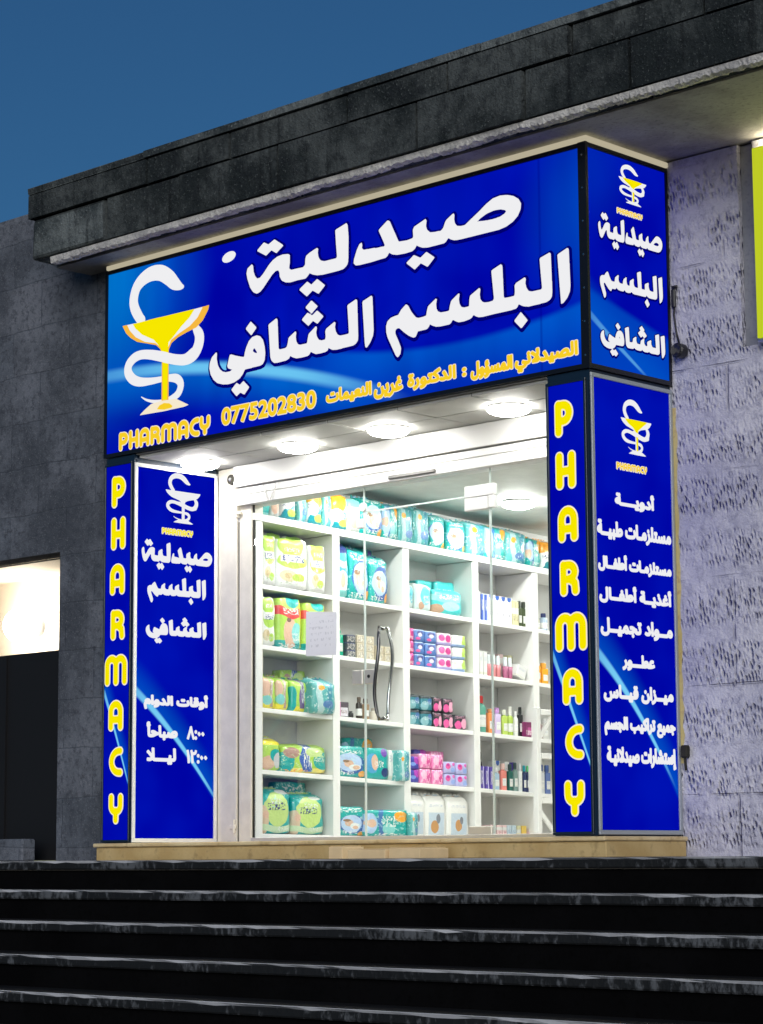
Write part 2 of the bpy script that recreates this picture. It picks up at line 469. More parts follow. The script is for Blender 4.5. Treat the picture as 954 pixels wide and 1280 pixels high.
# ---- lettering traced from the sign, in metres on the front plane (x, z); the emblem strokes carry a radius
WORDS = {
  'sad_yeh_dal': [[(-0.8934,3.5243),(-0.8498,3.5482),(-0.7876,3.5816),(-0.7258,3.6186),(-0.6767,3.6399),(-0.6221,3.6459),(-0.568,3.6386),(-0.5204,3.6223),(-0.4851,3.5983),(-0.4678,3.5695),(-0.472,3.5376),(-0.4929,3.5044),(-0.5292,3.4788),(-0.5774,3.46),(-0.6317,3.4518),(-0.7044,3.4517),(-0.8267,3.4515),(-0.9256,3.4513),(-0.9754,3.4541),(-1.0065,3.4667),(-1.0251,3.4798),(-1.0417,3.4609),(-1.0569,3.4523),(-1.1138,3.4515),(-1.19,3.4513),(-1.2283,3.4576),(-1.2602,3.4713),(-1.2768,3.4822),(-1.2925,3.4628),(-1.312,3.4519),(-1.3703,3.4491),(-1.4354,3.4524),(-1.4745,3.4626),(-1.5033,3.4797),(-1.5166,3.4606),(-1.5338,3.452),(-1.5801,3.4507),(-1.6465,3.4472),(-1.7481,3.4471),(-1.78,3.4501),(-1.7965,3.4653),(-1.7925,3.49),(-1.7665,3.5464),(-1.7471,3.5729),(-1.7318,3.5775),(-1.7281,3.5627),(-1.732,3.5447),(-1.7156,3.5294),(-1.6711,3.5267),(-1.6206,3.5247),(-1.6194,3.5211),(-1.5398,3.519),(-1.5331,3.5275),(-1.5461,3.5546),(-1.5852,3.6291),(-1.5718,3.6384),(-1.5119,3.674),(-1.4962,3.6651),(-1.428,3.5322),(-1.4215,3.5251),(-1.3565,3.5206),(-1.3111,3.5246),(-1.3007,3.5324),(-1.304,3.5768),(-1.2948,3.5926),(-1.2032,3.6223),(-1.1982,3.6097),(-1.2037,3.5817),(-1.1951,3.5558),(-1.1698,3.5335),(-1.1254,3.5279),(-1.0811,3.5271),(-1.062,3.5397),(-1.0451,3.5749),(-1.0362,3.5847),(-0.983,3.6127),(-0.9769,3.6047),(-0.9798,3.5765),(-0.9739,3.5514),(-0.9555,3.5306),(-0.9245,3.5246)],[(-0.807,3.5284),(-0.776,3.546),(-0.7267,3.5648),(-0.6658,3.5735),(-0.6175,3.5695),(-0.5816,3.5576),(-0.5734,3.5466),(-0.588,3.5326),(-0.6244,3.5209),(-0.6789,3.5175),(-0.7397,3.52)],[(-1.358,3.3855),(-1.2994,3.4204),(-1.2483,3.3935),(-1.1994,3.4212),(-1.1376,3.378),(-1.1915,3.3349),(-1.2448,3.3668),(-1.294,3.337)],[(-1.9529,3.7002),(-1.8592,3.7249),(-1.8515,3.712),(-1.8443,3.6367),(-1.8478,3.486),(-1.857,3.4641),(-1.8894,3.4463),(-1.9542,3.4439),(-2.0588,3.4437),(-2.1115,3.4483),(-2.1512,3.4602),(-2.1803,3.475),(-2.1977,3.459),(-2.2177,3.4462),(-2.2846,3.4485),(-2.3519,3.446),(-2.3925,3.4532),(-2.4265,3.4708),(-2.4442,3.4982),(-2.4469,3.5278),(-2.4578,3.5424),(-2.481,3.5437),(-2.5153,3.5255),(-2.5565,3.489),(-2.5979,3.4524),(-2.6255,3.4328),(-2.656,3.4264),(-2.688,3.4417),(-2.716,3.478),(-2.74,3.5363),(-2.7485,3.5722),(-2.7401,3.6003),(-2.7024,3.62),(-2.6926,3.6094),(-2.6883,3.5713),(-2.6743,3.5393),(-2.6534,3.5189),(-2.6256,3.5189),(-2.5911,3.544),(-2.5428,3.589),(-2.5084,3.612),(-2.4673,3.6268),(-2.4196,3.6316),(-2.372,3.6257),(-2.3585,3.6184),(-2.3585,3.5699),(-2.3654,3.5325),(-2.3451,3.5191),(-2.2979,3.5183),(-2.2376,3.5161),(-2.2175,3.5297),(-2.2147,3.5677),(-2.208,3.5857),(-2.1773,3.5992),(-2.1175,3.6168),(-2.1069,3.612),(-2.111,3.5869),(-2.1045,3.557),(-2.0848,3.5314),(-2.0519,3.5206),(-2.006,3.5198),(-1.9473,3.5204),(-1.9382,3.531),(-1.9468,3.6182)],[(-2.6509,3.702),(-2.5913,3.7419),(-2.5498,3.7203),(-2.4947,3.7432),(-2.4168,3.6923),(-2.4769,3.6569),(-2.5222,3.6848),(-2.5704,3.6576)],[(-2.2687,3.3823),(-2.2018,3.4185),(-2.1647,3.3928),(-2.1143,3.4202),(-2.0487,3.3705),(-2.1027,3.3304),(-2.1542,3.3604),(-2.2047,3.3309)]],
  'balsam': [[(-0.2029,3.2213),(-0.133,3.2461),(-0.1264,3.2395),(-0.1187,3.03),(-0.1237,2.9974),(-0.1412,2.967),(-0.167,2.9446),(-0.1823,2.9385),(-0.1836,2.9542)],[(-0.3327,3.2236),(-0.262,3.2431),(-0.2562,3.2366),(-0.2498,3.0261),(-0.2522,2.9928),(-0.2662,2.9764),(-0.2937,2.9676),(-0.3623,2.9658),(-0.4227,2.9645),(-0.4572,2.9724),(-0.4787,2.9828),(-0.4959,2.9939),(-0.505,2.975),(-0.5183,2.9671),(-0.5885,2.9652),(-0.6769,2.9649),(-0.7661,2.9626),(-0.7975,2.9657),(-0.8198,2.9764),(-0.8377,2.9883),(-0.8494,2.9722),(-0.8631,2.9661),(-0.9085,2.9598),(-0.9495,2.9609),(-0.9722,2.9703),(-0.9976,2.9863),(-1.0107,2.9675),(-1.0228,2.9604),(-1.092,2.9598),(-1.129,2.9638),(-1.1568,2.9754),(-1.1772,2.9878),(-1.1896,2.9687),(-1.2037,2.9605),(-1.2742,2.9592),(-1.2934,2.929),(-1.3076,2.9264),(-1.3453,2.9444),(-1.3878,2.9747),(-1.4209,3.0029),(-1.44,3.0046),(-1.4593,2.9948),(-1.4577,2.9696),(-1.4313,2.9191),(-1.4127,2.877),(-1.4178,2.8458),(-1.4371,2.8275),(-1.4513,2.8403),(-1.4796,2.891),(-1.5174,2.9613),(-1.5268,2.9915),(-1.5284,3.0275),(-1.5185,3.0546),(-1.4922,3.0718),(-1.4585,3.0769),(-1.4297,3.0792),(-1.4054,3.1073),(-1.3669,3.1329),(-1.3528,3.1234),(-1.3248,3.0795),(-1.2921,3.0421),(-1.2686,3.0333),(-1.2309,3.0341),(-1.2027,3.0379),(-1.1977,3.0653),(-1.188,3.0919),(-1.1268,3.1274),(-1.1222,3.1217),(-1.1291,3.0961),(-1.1258,3.0673),(-1.114,3.0477),(-1.0909,3.0369),(-1.0539,3.0356),(-1.0217,3.0358),(-1.0167,3.0629),(-1.0071,3.0893),(-0.9978,3.0982),(-0.9469,3.1279),(-0.9443,3.1219),(-0.9502,3.0936),(-0.9451,3.0648),(-0.93,3.0427),(-0.9073,3.0354),(-0.8664,3.0361),(-0.863,3.0786),(-0.8591,3.0974),(-0.8472,3.1037),(-0.7881,3.1316),(-0.7837,3.1239),(-0.7888,3.0936),(-0.7847,3.0652),(-0.7671,3.0449),(-0.7493,3.0384),(-0.7201,3.0356),(-0.6845,3.0384),(-0.6753,3.052),(-0.6829,3.1223),(-0.6928,3.2173),(-0.6812,3.2221),(-0.623,3.2412),(-0.6143,3.2327),(-0.6072,3.0472),(-0.6003,3.0391),(-0.5607,3.0378),(-0.5212,3.0392),(-0.5179,3.0728),(-0.52,3.1005),(-0.5111,3.1113),(-0.4452,3.1337),(-0.4411,3.1241),(-0.4459,3.1011),(-0.4378,3.0725),(-0.4209,3.0491),(-0.3951,3.0412),(-0.3521,3.0405),(-0.322,3.042),(-0.3175,3.0514),(-0.3259,3.1409)],[(-0.5266,2.8969),(-0.4796,2.9367),(-0.433,2.8848),(-0.4771,2.848)]],
  'shafi': [[(-1.7247,3.2122),(-1.6514,3.2353),(-1.6451,3.2275),(-1.6369,3.0216),(-1.6426,2.9891),(-1.6656,2.9526),(-1.6931,2.9268),(-1.7022,2.9316),(-1.7066,2.9591)],[(-1.8521,3.2108),(-1.7798,3.2351),(-1.7734,3.2272),(-1.7666,3.0089),(-1.7687,2.9824),(-1.7844,2.966),(-1.8075,2.9582),(-1.8815,2.9564),(-1.9467,2.9544),(-1.9795,2.9581),(-2.0029,2.9686),(-2.0169,2.9796),(-2.0264,2.9621),(-2.0406,2.9561),(-2.0878,2.9532),(-2.1258,2.955),(-2.1543,2.9669),(-2.1733,2.9795),(-2.1829,2.9625),(-2.1973,2.9544),(-2.25,2.9523),(-2.2982,2.9542),(-2.3321,2.9669),(-2.3534,2.9799),(-2.3649,2.963),(-2.3892,2.955),(-2.4674,2.9524),(-2.4969,2.9555),(-2.5186,2.9727),(-2.5285,2.9951),(-2.5464,3.2039),(-2.4772,3.2323),(-2.4693,3.2227),(-2.4596,3.0366),(-2.4478,3.0278),(-2.4087,3.0286),(-2.3843,3.0317),(-2.3745,3.051),(-2.3647,3.091),(-2.3064,3.1217),(-2.3016,3.114),(-2.3065,3.0886),(-2.3017,3.0602),(-2.2873,3.0372),(-2.2691,3.0295),(-2.2402,3.0298),(-2.2019,3.0286),(-2.1941,3.0637),(-2.1873,3.0867),(-2.1252,3.1247),(-2.1195,3.1169),(-2.1272,3.0873),(-2.1206,3.0588),(-2.1017,3.0339),(-2.0781,3.0268),(-2.045,3.0276),(-2.0383,3.0457),(-2.0419,3.0804),(-2.0352,3.0943),(-1.9645,3.1257),(-1.958,3.1178),(-1.9647,3.0951),(-1.9574,3.0667),(-1.9416,3.0424),(-1.9183,3.0312),(-1.8811,3.0307),(-1.844,3.0315),(-1.8393,3.0408),(-1.8452,3.1297)],[(-2.2147,3.2599),(-2.1647,3.2928),(-2.1133,3.2497),(-2.163,3.2154)],[(-2.2466,3.1879),(-2.1994,3.2215),(-2.1583,3.1967),(-2.1153,3.2211),(-2.0632,3.1782),(-2.1127,3.1432),(-2.1517,3.1681),(-2.192,3.1424)],[(-2.6558,3.1515),(-2.6259,3.1411),(-2.6009,3.1147),(-2.586,3.0703),(-2.58,3.0274),(-2.5859,2.9864),(-2.6007,2.9643),(-2.6256,2.9576),(-2.6855,2.9561),(-2.7659,2.9542),(-2.786,2.9255),(-2.8163,2.9018),(-2.867,2.8846),(-2.918,2.8815),(-2.9692,2.8875),(-3.0208,2.9035),(-3.0571,2.9302),(-3.0833,2.9661),(-3.096,3.0073),(-3.092,3.0424),(-3.0735,3.0753),(-3.0343,3.1014),(-3.029,3.0935),(-3.032,3.0618),(-3.0214,3.0174),(-3.0006,2.9858),(-2.9748,2.9663),(-2.9439,2.9575),(-2.8979,2.9577),(-2.8571,2.97),(-2.8877,2.9724),(-2.9184,2.9841),(-2.9267,2.9974),(-2.9206,3.0164),(-2.9034,3.0648),(-2.8901,3.0649),(-2.8574,3.0527),(-2.8066,3.0378),(-2.7681,3.0284),(-2.7642,3.056),(-2.7512,3.0892),(-2.7261,3.1275),(-2.6959,3.1473)],[(-2.6988,3.0599),(-2.6778,3.0826),(-2.6607,3.061),(-2.6407,3.0333),(-2.6757,3.0423)],[(-2.7545,3.2132),(-2.7112,3.2499),(-2.6609,3.205),(-2.706,3.1652)],[(-2.8872,2.8381),(-2.8416,2.8738),(-2.8111,2.8553),(-2.7778,2.8765),(-2.7274,2.8313),(-2.7705,2.7933),(-2.8059,2.8124),(-2.8413,2.7928)]],
}
EMBLEM = {
  'snake_hi': [(-3.7681,3.4361,0.0337),(-3.7951,3.4584,0.0394),(-3.843,3.5291,0.043),(-3.8546,3.5939,0.0431),(-3.8247,3.6696,0.043),(-3.7583,3.7162,0.0473),(-3.672,3.7366,0.0516),(-3.5793,3.7245,0.0535),(-3.5002,3.6792,0.0531),(-3.4476,3.6345,0.0463),(-3.3955,3.6032,0.0274),(-3.3631,3.5931,0.0131)],
  'snake_lo': [(-3.2391,3.3052,0.028),(-3.2263,3.2857,0.0323),(-3.198,3.2378,0.043),(-3.2065,3.1784,0.0451),(-3.2505,3.1245,0.043),(-3.3268,3.1015,0.0367),(-3.4298,3.1173,0.0349),(-3.547,3.1528,0.0352),(-3.6523,3.1822,0.0332),(-3.7585,3.2013,0.0313),(-3.8385,3.1932,0.0337),(-3.8984,3.1533,0.0362),(-3.9044,3.1006,0.0384),(-3.8566,3.049,0.0359),(-3.7828,3.0204,0.0312),(-3.6766,3.0093,0.0244),(-3.5716,3.0071,0.0198),(-3.4935,3.0044,0.0241),(-3.4157,2.9886,0.0304),(-3.3768,2.948,0.0303),(-3.3956,2.8942,0.0282),(-3.4533,2.8676,0.0217),(-3.5439,2.8586,0.0131),(-3.6355,2.867,0.011),(-3.7148,2.8887,0.0077),(-3.7682,2.9166,0.0034)],
  'bowl_orange': [(-3.9658,3.4283),(-3.8147,3.4241),(-3.6287,3.4264),(-3.4456,3.4225),(-3.2655,3.423),(-3.1033,3.426),(-3.1132,3.3973),(-3.1633,3.3363),(-3.2264,3.2988),(-3.3155,3.2828),(-3.4053,3.2622),(-3.4698,3.233),(-3.4953,3.1931),(-3.4946,2.856),(-3.5635,2.8613),(-3.563,3.1773),(-3.5803,3.2108),(-3.6201,3.2435),(-3.7062,3.2677),(-3.8131,3.2962),(-3.8807,3.3337),(-3.9285,3.3728)],
  'bowl_white': [(-3.9157,3.4264),(-3.8147,3.4241),(-3.2655,3.423),(-3.1639,3.4232),(-3.2141,3.3621),(-3.2902,3.3179),(-3.3927,3.2865),(-3.47,3.255),(-3.4956,3.2151),(-3.5673,3.2176),(-3.6268,3.2578),(-3.7329,3.2835),(-3.8269,3.3296),(-3.8881,3.3842)],
  'bowl_yellow': [(-3.855,3.4218),(-3.6287,3.4237),(-3.24,3.423),(-3.2907,3.3748),(-3.3673,3.3305),(-3.4314,3.2839),(-3.4958,3.2415),(-3.5076,2.8622),(-3.5466,2.8651),(-3.5538,3.1758),(-3.5739,3.2186),(-3.6403,3.2821),(-3.7602,3.3368),(-3.8277,3.3878)],
  'foot_white': [(-3.7772,2.7942),(-3.7272,2.8226),(-3.6616,2.8531),(-3.557,2.8604),(-3.4145,2.8534),(-3.2925,2.7973),(-3.337,2.7906),(-3.5432,2.7886)],
  'foot_yellow': [(-3.6021,2.8098),(-3.5762,2.8325),(-3.5308,2.8419),(-3.4788,2.832),(-3.4463,2.8101),(-3.4591,2.8005),(-3.5303,2.7981)],
}

# ================================================================== MATERIAL LIBRARY
def srgb(h):
    v = [int(h[i:i + 2], 16) / 255 for i in (0, 2, 4)]
    return tuple(c / 12.92 if c <= 0.04045 else ((c + 0.055) / 1.055) ** 2.4 for c in v)

def dark_stone(name, k):
    """weathered dark stone: patches per block, water streaks, lichen specks"""
    m, nt, b = mat(name)
    p = position(nt)
    big, sm, grit = noise(nt, p, 1.1, 6, 0.7), noise(nt, p, 11, 6, 0.7), noise(nt, p, 60, 4, 0.65)
    streak = noise(nt, position(nt, (14, 14, 0.9)), 1.0, 4, 0.6)
    def c(*v): return tuple(q * k for q in v)
    col = mix(nt, big.ramp(0.40, 0.60), c(0.022, 0.028, 0.030), c(0.090, 0.102, 0.102))
    col = mix(nt, sm.ramp(0.46, 0.68) * 0.7, col, c(0.020, 0.024, 0.028))
    col = mix(nt, streak.ramp(0.54, 0.72) * 0.7, col, c(0.010, 0.012, 0.014))
    col = mix(nt, grit.ramp(0.56, 0.72) * 0.6, col, c(0.17, 0.19, 0.185))
    nt.links.new(col, b.inputs['Base Color'])
    b.inputs['Roughness'].default_value = 0.95
    b.inputs['Specular IOR Level'].default_value = 0.1
    bump(nt, b, sm * 1.2 + grit * 0.5 + big, 1.0, 0.03)
    return m
M_dark_stone, M_dark_stone2, M_dark_stone3 = dark_stone('dark_weathered_stone', 1.1), dark_stone('grey_weathered_stone', 2.1), dark_stone('greenish_weathered_stone', 1.6)
def render_wall():
    """rough grey render with faint block courses showing through"""
    m, nt, b = mat('grey_rough_render')
    p = position(nt)
    br = nt.nodes.new('ShaderNodeTexBrick')
    cx = nt.nodes.new('ShaderNodeCombineXYZ')
    x, y, z = xyz(nt, p)
    w = noise(nt, p, 3.0, 4)
    nt.links.new((x + w * 0.05).s, cx.inputs[0]); nt.links.new((z + w * 0.05).s, cx.inputs[1])
    nt.links.new(cx.outputs[0], br.inputs['Vector'])
    br.inputs['Scale'].default_value = 1.0; br.inputs['Brick Width'].default_value = 0.62; br.inputs['Row Height'].default_value = 0.33
    br.inputs['Mortar Size'].default_value = 0.008; br.inputs['Mortar Smooth'].default_value = 1.0
    br.inputs['Color1'].default_value = (0.155, 0.175, 0.21, 1); br.inputs['Color2'].default_value = (0.20, 0.215, 0.25, 1)
    br.inputs['Mortar'].default_value = (0.115, 0.13, 0.158, 1)
    big, sm, grit = noise(nt, p, 1.1, 7, 0.7), noise(nt, p, 26, 5, 0.7), noise(nt, p, 95, 3, 0.6)
    col = mix(nt, big.ramp(0.36, 0.62) * 0.9, br.outputs['Color'], (0.068, 0.078, 0.095))
    col = mix(nt, sm.ramp(0.46, 0.68) * 0.75, col, (0.055, 0.062, 0.078))
    col = mix(nt, grit.ramp(0.56, 0.74) * 0.5, col, (0.30, 0.31, 0.33))
    nt.links.new(col, b.inputs['Base Color'])
    b.inputs['Roughness'].default_value = 0.95
    b.inputs['Specular IOR Level'].default_value = 0.1
    bump(nt, b, sm + grit * 0.6 + big * 2.0 - E(nt, br.outputs['Fac']) * 0.3, 0.8, 0.012)
    return m
M_wall = render_wall()
M_soffit = stone('cast_concrete', (0.26, 0.25, 0.235), (0.42, 0.41, 0.38), (0.15, 0.15, 0.15), 2.2, 34, 0.35, 0.008)
M_mortar = stone('pale_mortar', (0.50, 0.49, 0.48), (0.74, 0.72, 0.68), (0.28, 0.28, 0.29), 9, 60, 0.8, 0.02)
M_ground = stone('asphalt', (0.035, 0.035, 0.037), (0.055, 0.055, 0.055), (0.09, 0.09, 0.09), 0.4, 80, 0.3, 0.005)
M_plinth = stone('cream_limestone', (0.66, 0.49, 0.25), (0.78, 0.64, 0.38), (0.40, 0.27, 0.12), 3.5, 18, 0.2, 0.004, 0.75)
M_cream = plain('cream_paint', (0.78, 0.72, 0.58), 0.6, wear=0.15)
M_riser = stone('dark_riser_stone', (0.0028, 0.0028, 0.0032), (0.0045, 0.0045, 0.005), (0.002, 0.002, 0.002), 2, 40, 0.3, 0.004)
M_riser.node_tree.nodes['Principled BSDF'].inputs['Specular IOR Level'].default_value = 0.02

def chisel_stone():
    """pale limestone blocks dressed with bands of short chisel dents"""
    m, nt, b = mat('bush_hammered_limestone')
    p = position(nt)
    x, y, z = xyz(nt, p)
    w = noise(nt, p, 2.2, 4)
    sl = nt.nodes.new('ShaderNodeCombineXYZ')
    nt.links.new(((x + y + z * 0.16 + w * 0.05) * 44.0).s, sl.inputs[0]); nt.links.new(((z + w * 0.03) * 24.0).s, sl.inputs[1])
    v = nt.nodes.new('ShaderNodeTexVoronoi'); v.voronoi_dimensions = '2D'
    v.inputs['Scale'].default_value = 1.0; v.inputs['Randomness'].default_value = 0.9
    nt.links.new(sl.outputs[0], v.inputs['Vector'])
    d = E(nt, v.outputs['Distance']); pick = xyz(nt, v.outputs['Color'])[0]
    band = ((z + noise(nt, p, 0.9, 3) * 0.22) * 3.3)._op('FRACT')
    zone = band.ramp(0.05, 0.30) * band.ramp(1.0, 0.70) * noise(nt, p, 3.2, 4, 0.7).ramp(0.34, 0.56)
    pit = d.ramp(0.66, 0.0) * pick.ramp(0.10, 0.95) * zone
    br = nt.nodes.new('ShaderNodeTexBrick')
    cx = nt.nodes.new('ShaderNodeCombineXYZ')
    nt.links.new((x + y + w * 0.03).s, cx.inputs[0]); nt.links.new((z + 0.362 + w * 0.03).s, cx.inputs[1])
    nt.links.new(cx.outputs[0], br.inputs['Vector'])
    br.inputs['Scale'].default_value = 1.0; br.inputs['Brick Width'].default_value = 2.3; br.inputs['Row Height'].default_value = 0.60
    br.inputs['Mortar Size'].default_value = 0.009; br.inputs['Mortar Smooth'].default_value = 0.6
    joint = E(nt, br.outputs['Fac']) * noise(nt, p, 4.0, 3).ramp(0.42, 0.7)
    big, sm, grit = noise(nt, p, 1.4, 6, 0.65), noise(nt, p, 17, 6, 0.7), noise(nt, p, 75, 4, 0.7)
    col = mix(nt, big.ramp(0.36, 0.64), (0.54, 0.54, 0.66), (0.76, 0.75, 0.82))
    col = mix(nt, sm.ramp(0.46, 0.70) * 0.7, col, (0.33, 0.33, 0.44))
    col = mix(nt, grit.ramp(0.55, 0.75) * 0.45, col, (0.84, 0.83, 0.84))
    col = mix(nt, pit * 0.30, col, (0.22, 0.22, 0.32))
    col = mix(nt, joint * 0.4, col, (0.18, 0.18, 0.24))
    nt.links.new(col, b.inputs['Base Color'])
    b.inputs['Roughness'].default_value = 0.92
    b.inputs['Specular IOR Level'].default_value = 0.12
    dress = noise(nt, position(nt, (26, 26, 11)), 1.0, 4, 0.6, 0.5)
    bump(nt, b, sm * 0.9 + grit * 0.5 + big * 0.6 + dress * 1.5 * zone - pit * 2.2 - joint * 1.2, 1.0, 0.016)
    return m
M_chisel = chisel_stone()

def nosing_stone():
    m, nt, b = mat('chipped_nosing_lit_edge')
    chips = noise(nt, position(nt, (30, 30, 16)), 1.0, 4, 0.65)
    zone = noise(nt, position(nt, (1.6, 1.6, 1.6)), 1.0, 3, 0.6)
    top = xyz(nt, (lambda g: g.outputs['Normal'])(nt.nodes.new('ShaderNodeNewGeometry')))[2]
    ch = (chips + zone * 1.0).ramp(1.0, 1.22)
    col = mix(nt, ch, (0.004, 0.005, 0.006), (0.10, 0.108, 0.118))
    col = mix(nt, top.ramp(0.4, 0.8), col, (0.85, 0.85, 0.86))  # upward edge painted pale: shop light on the step edge, put into the colour
    nt.links.new(col, b.inputs['Base Color'])
    b.inputs['Roughness'].default_value = 0.7
    bump(nt, b, chips, 0.6, 0.01)
    return m
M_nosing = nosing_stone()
M_tread = stone('shaded_tread_stone', (0.003, 0.003, 0.0035), (0.006, 0.006, 0.0065), (0.002, 0.002, 0.0025), 2, 40, 0.3, 0.004)  # near-black tread top: shade behind the lit edge, put into the colour

M_white = plain('white_enamel', (0.80, 0.80, 0.78), 0.4)
M_white_dirty = plain('white_painted_metal', (0.80, 0.76, 0.66), 0.45, wear=0.12)
M_melamine = plain('white_melamine', (0.82, 0.81, 0.79), 0.35)
M_shopwall = plain('shop_wall_paint', (0.72, 0.72, 0.70), 0.7)
M_ceil = plain('ceiling_paint', (0.66, 0.67, 0.63), 0.7, wear=0.1)
M_floor = plain('shop_floor_tile', (0.55, 0.52, 0.47), 0.3)
M_alu = plain('brushed_aluminium', (0.55, 0.57, 0.60), 0.35, 0.9)
M_grey_frame = plain('grey_sign_trim', (0.42, 0.46, 0.50), 0.45, 0.3)
M_black_trim = plain('black_sign_trim', (0.006, 0.007, 0.012), 0.35)
M_cladding = plain('dark_teal_cladding', (0.008, 0.022, 0.045), 0.3)
M_black = plain('black_plastic', (0.012, 0.012, 0.014), 0.4)
M_shut_black = plain('black_shutter', (0.006, 0.006, 0.007), 0.6)
M_chrome = plain('polished_steel', (0.62, 0.62, 0.62), 0.18, 1.0)
M_glass = glass('clear_glass')
M_glass_edge = plain('glass_edge', (0.72, 0.80, 0.76), 0.3)
M_silver = plain('silver_profile', (0.66, 0.64, 0.58), 0.4, 0.4)
M_card = plain('brown_cardboard', (0.82, 0.62, 0.36), 0.8, wear=0.10)
M_gasket = plain('dark_gap', (0.02, 0.018, 0.012), 0.8)
M_slot = plain('grey_slot', (0.20, 0.20, 0.19), 0.6)

C_WHITE, C_YEL, C_NAVY = (0.86, 0.86, 0.88), (0.93, 0.80, 0.0), (0.0, 0.0, 0.20)
L_white = emit('backlit_white_print', C_WHITE)
L_halo = emit('backlit_navy_print', (0.0, 0.0, 0.16))
L_yellow = emit('backlit_yellow_print', C_YEL)
L_gold = emit('backlit_gold_print', (0.93, 0.62, 0.02))
L_orange = emit('backlit_orange_print', (0.92, 0.48, 0.05))
L_cream = emit('backlit_cream_print', (0.92, 0.82, 0.62))
L_edge = emit('lightbox_top_edge_glow', (0.46, 0.41, 0.29), 1.0)

# printed artwork of the light boxes ------------------------------------------------
BASE = (0.0, 0.002, 0.36)
def art_main(nt, x, y, z):
    n = noise(nt, position(nt), 1.2, 2)
    col = mix(nt, n.ramp(0.3, 0.7), (0.0, 0.001, 0.39), (0.0, 0.008, 0.49))
    def rad(cx, cz, r0): return (((x - cx).pw(2) + (z - cz).pw(2)).pw(0.5)).ramp(r0, 0.0)
    col = mix(nt, rad(-4.25, 3.75, 1.25), col, (0.0, 0.20, 0.66))
    col = mix(nt, rad(0.15, 3.45, 0.75) * 0.8, col, (0.0, 0.09, 0.58))
    # pale field under a curved line, right half
    bz = (x + 0.95).pw(2) * 0.10 + 2.865
    low = (bz - z).ramp(0.0, 0.05) * (z.ramp(2.55, 2.9) * 0.7 + 0.25) * x.ramp(-2.9, -1.5)
    col = mix(nt, low, col, (0.0, 0.10, 0.62))
    # bright streak sweeping down to the right
    u = x + 4.14
    sz = u.pw(2) * -0.062 + u * -0.025 + 3.12
    d = z - sz
    wide = d.ramp(-0.34, -0.02) * d.ramp(0.06, 0.0) * x.ramp(-1.3, -2.2)
    col = mix(nt, wide * 0.75, col, (0.0, 0.16, 0.66))
    tubes = noise(nt, position(nt, (2.6, 1, .25)), 1.0, 2).ramp(0.35, 0.65)
    seam = (x + 0.335).abs().ramp(0.012, 0.004) * 0.35
    col = mix(nt, tubes * 0.22 + seam, col, (0.0, 0.0, 0.24))
    line = d.ramp(-0.075, -0.02) * d.ramp(0.045, 0.0) * x.ramp(-1.25, -2.4) * (x.ramp(-4.3, -3.2) * 0.6 + 0.4)
    return mix(nt, line * 0.9, col, (0.16, 0.60, 0.92))
L_main = emit_nodes('main_sign_print', art_main)

def streak_art(pts, axis, w=0.035, glow=0.16, lo=None):
    """navy print with one pale streak through the surveyed points (u, z)"""
    us = [p[0] for p in pts]; zs = [p[1] for p in pts]
    a, b_, c = np.polyfit(us, zs, 2)
    u0, u1 = min(us), max(us)
    def f(nt, x, y, z):
        u = x if axis == 'x' else y
        n = noise(nt, position(nt), 1.5, 2)
        col = mix(nt, n.ramp(0.3, 0.7), (0.0, 0.001, 0.37), (0.0, 0.006, 0.45))
        d = z - (u.pw(2) * float(a) + u * float(b_) + float(c))
        side = d.ramp(-0.02, glow) * 0.0 + d.ramp(glow * 1.6, 0.0) * d.ramp(-w, 0.0)
        col = mix(nt, side * 0.55, col, (0.0, 0.12, 0.62))
        t = (u - u0) / (u1 - u0)
        taper = (t * -0.55 + 1.0).max(0.2)
        k = (d.abs() / taper).ramp(w, w * 0.35) * t.ramp(1.12, 0.8) * t.ramp(-0.6, 0.3)
        return mix(nt, k * 0.92, col, (0.20, 0.66, 0.95))
    return f

L_col_r = emit_nodes('column_print_right', streak_art([(-0.279, .948), (-.227, .811), (-.157, .655), (-.088, .482), (-.02, .311)], 'x', 0.04))
L_col_l = emit_nodes('column_print_left', streak_art([(-4.12, .966), (-3.989, .662), (-3.87, .363)], 'x', 0.04))
L_serv = emit_nodes('services_print', streak_art([(.029, .975), (.151, .873), (.29, .757), (.397, .632), (.538, .4715), (.636, .343)], 'y', 0.045))
L_hours = emit_nodes('hours_print', streak_art([(.037, .978), (.126, .901), (.257, .798), (.403, .658), (.5375, .517), (.649, .40), (.736, .283)], 'y', 0.045))
def art_side(nt, x, y, z):
    col = streak_art([(.05, 2.829), (.281, 2.696), (.493, 2.582)], 'y', 0.03)(nt, x, y, z)
    low = (z + (y * 0.25)).ramp(3.02, 2.97) * 0.55
    top = ((y - 0.0).pw(2) + (z - 3.7).pw(2)).pw(0.5).ramp(0.5, 0.0) * 0.35
    col = mix(nt, low, col, (0.0, 0.09, 0.58))
    return mix(nt, top, col, (0.0, 0.05, 0.5))
L_side = emit_nodes('side_sign_print', art_side)

# ================================================================== SETTING
bm = B(); g = 400
vs = [bm.verts.new(p) for p in ((-g, -g, -1.75), (g, -g, -1.75), (g, g, -1.75), (-g, g, -1.75))]; bm.faces.new(vs)
structure(obj('ground', bm, M_ground))

bm = B(); box(bm, -16, 9, -1.93, 0.745, -0.5, -0.1255)
structure(obj('landing', bm, stone('worn_landing_stone', (.30, .29, .27), (.40, .38, .35), (.18, .18, .18), 2, 40, .3, .004)))

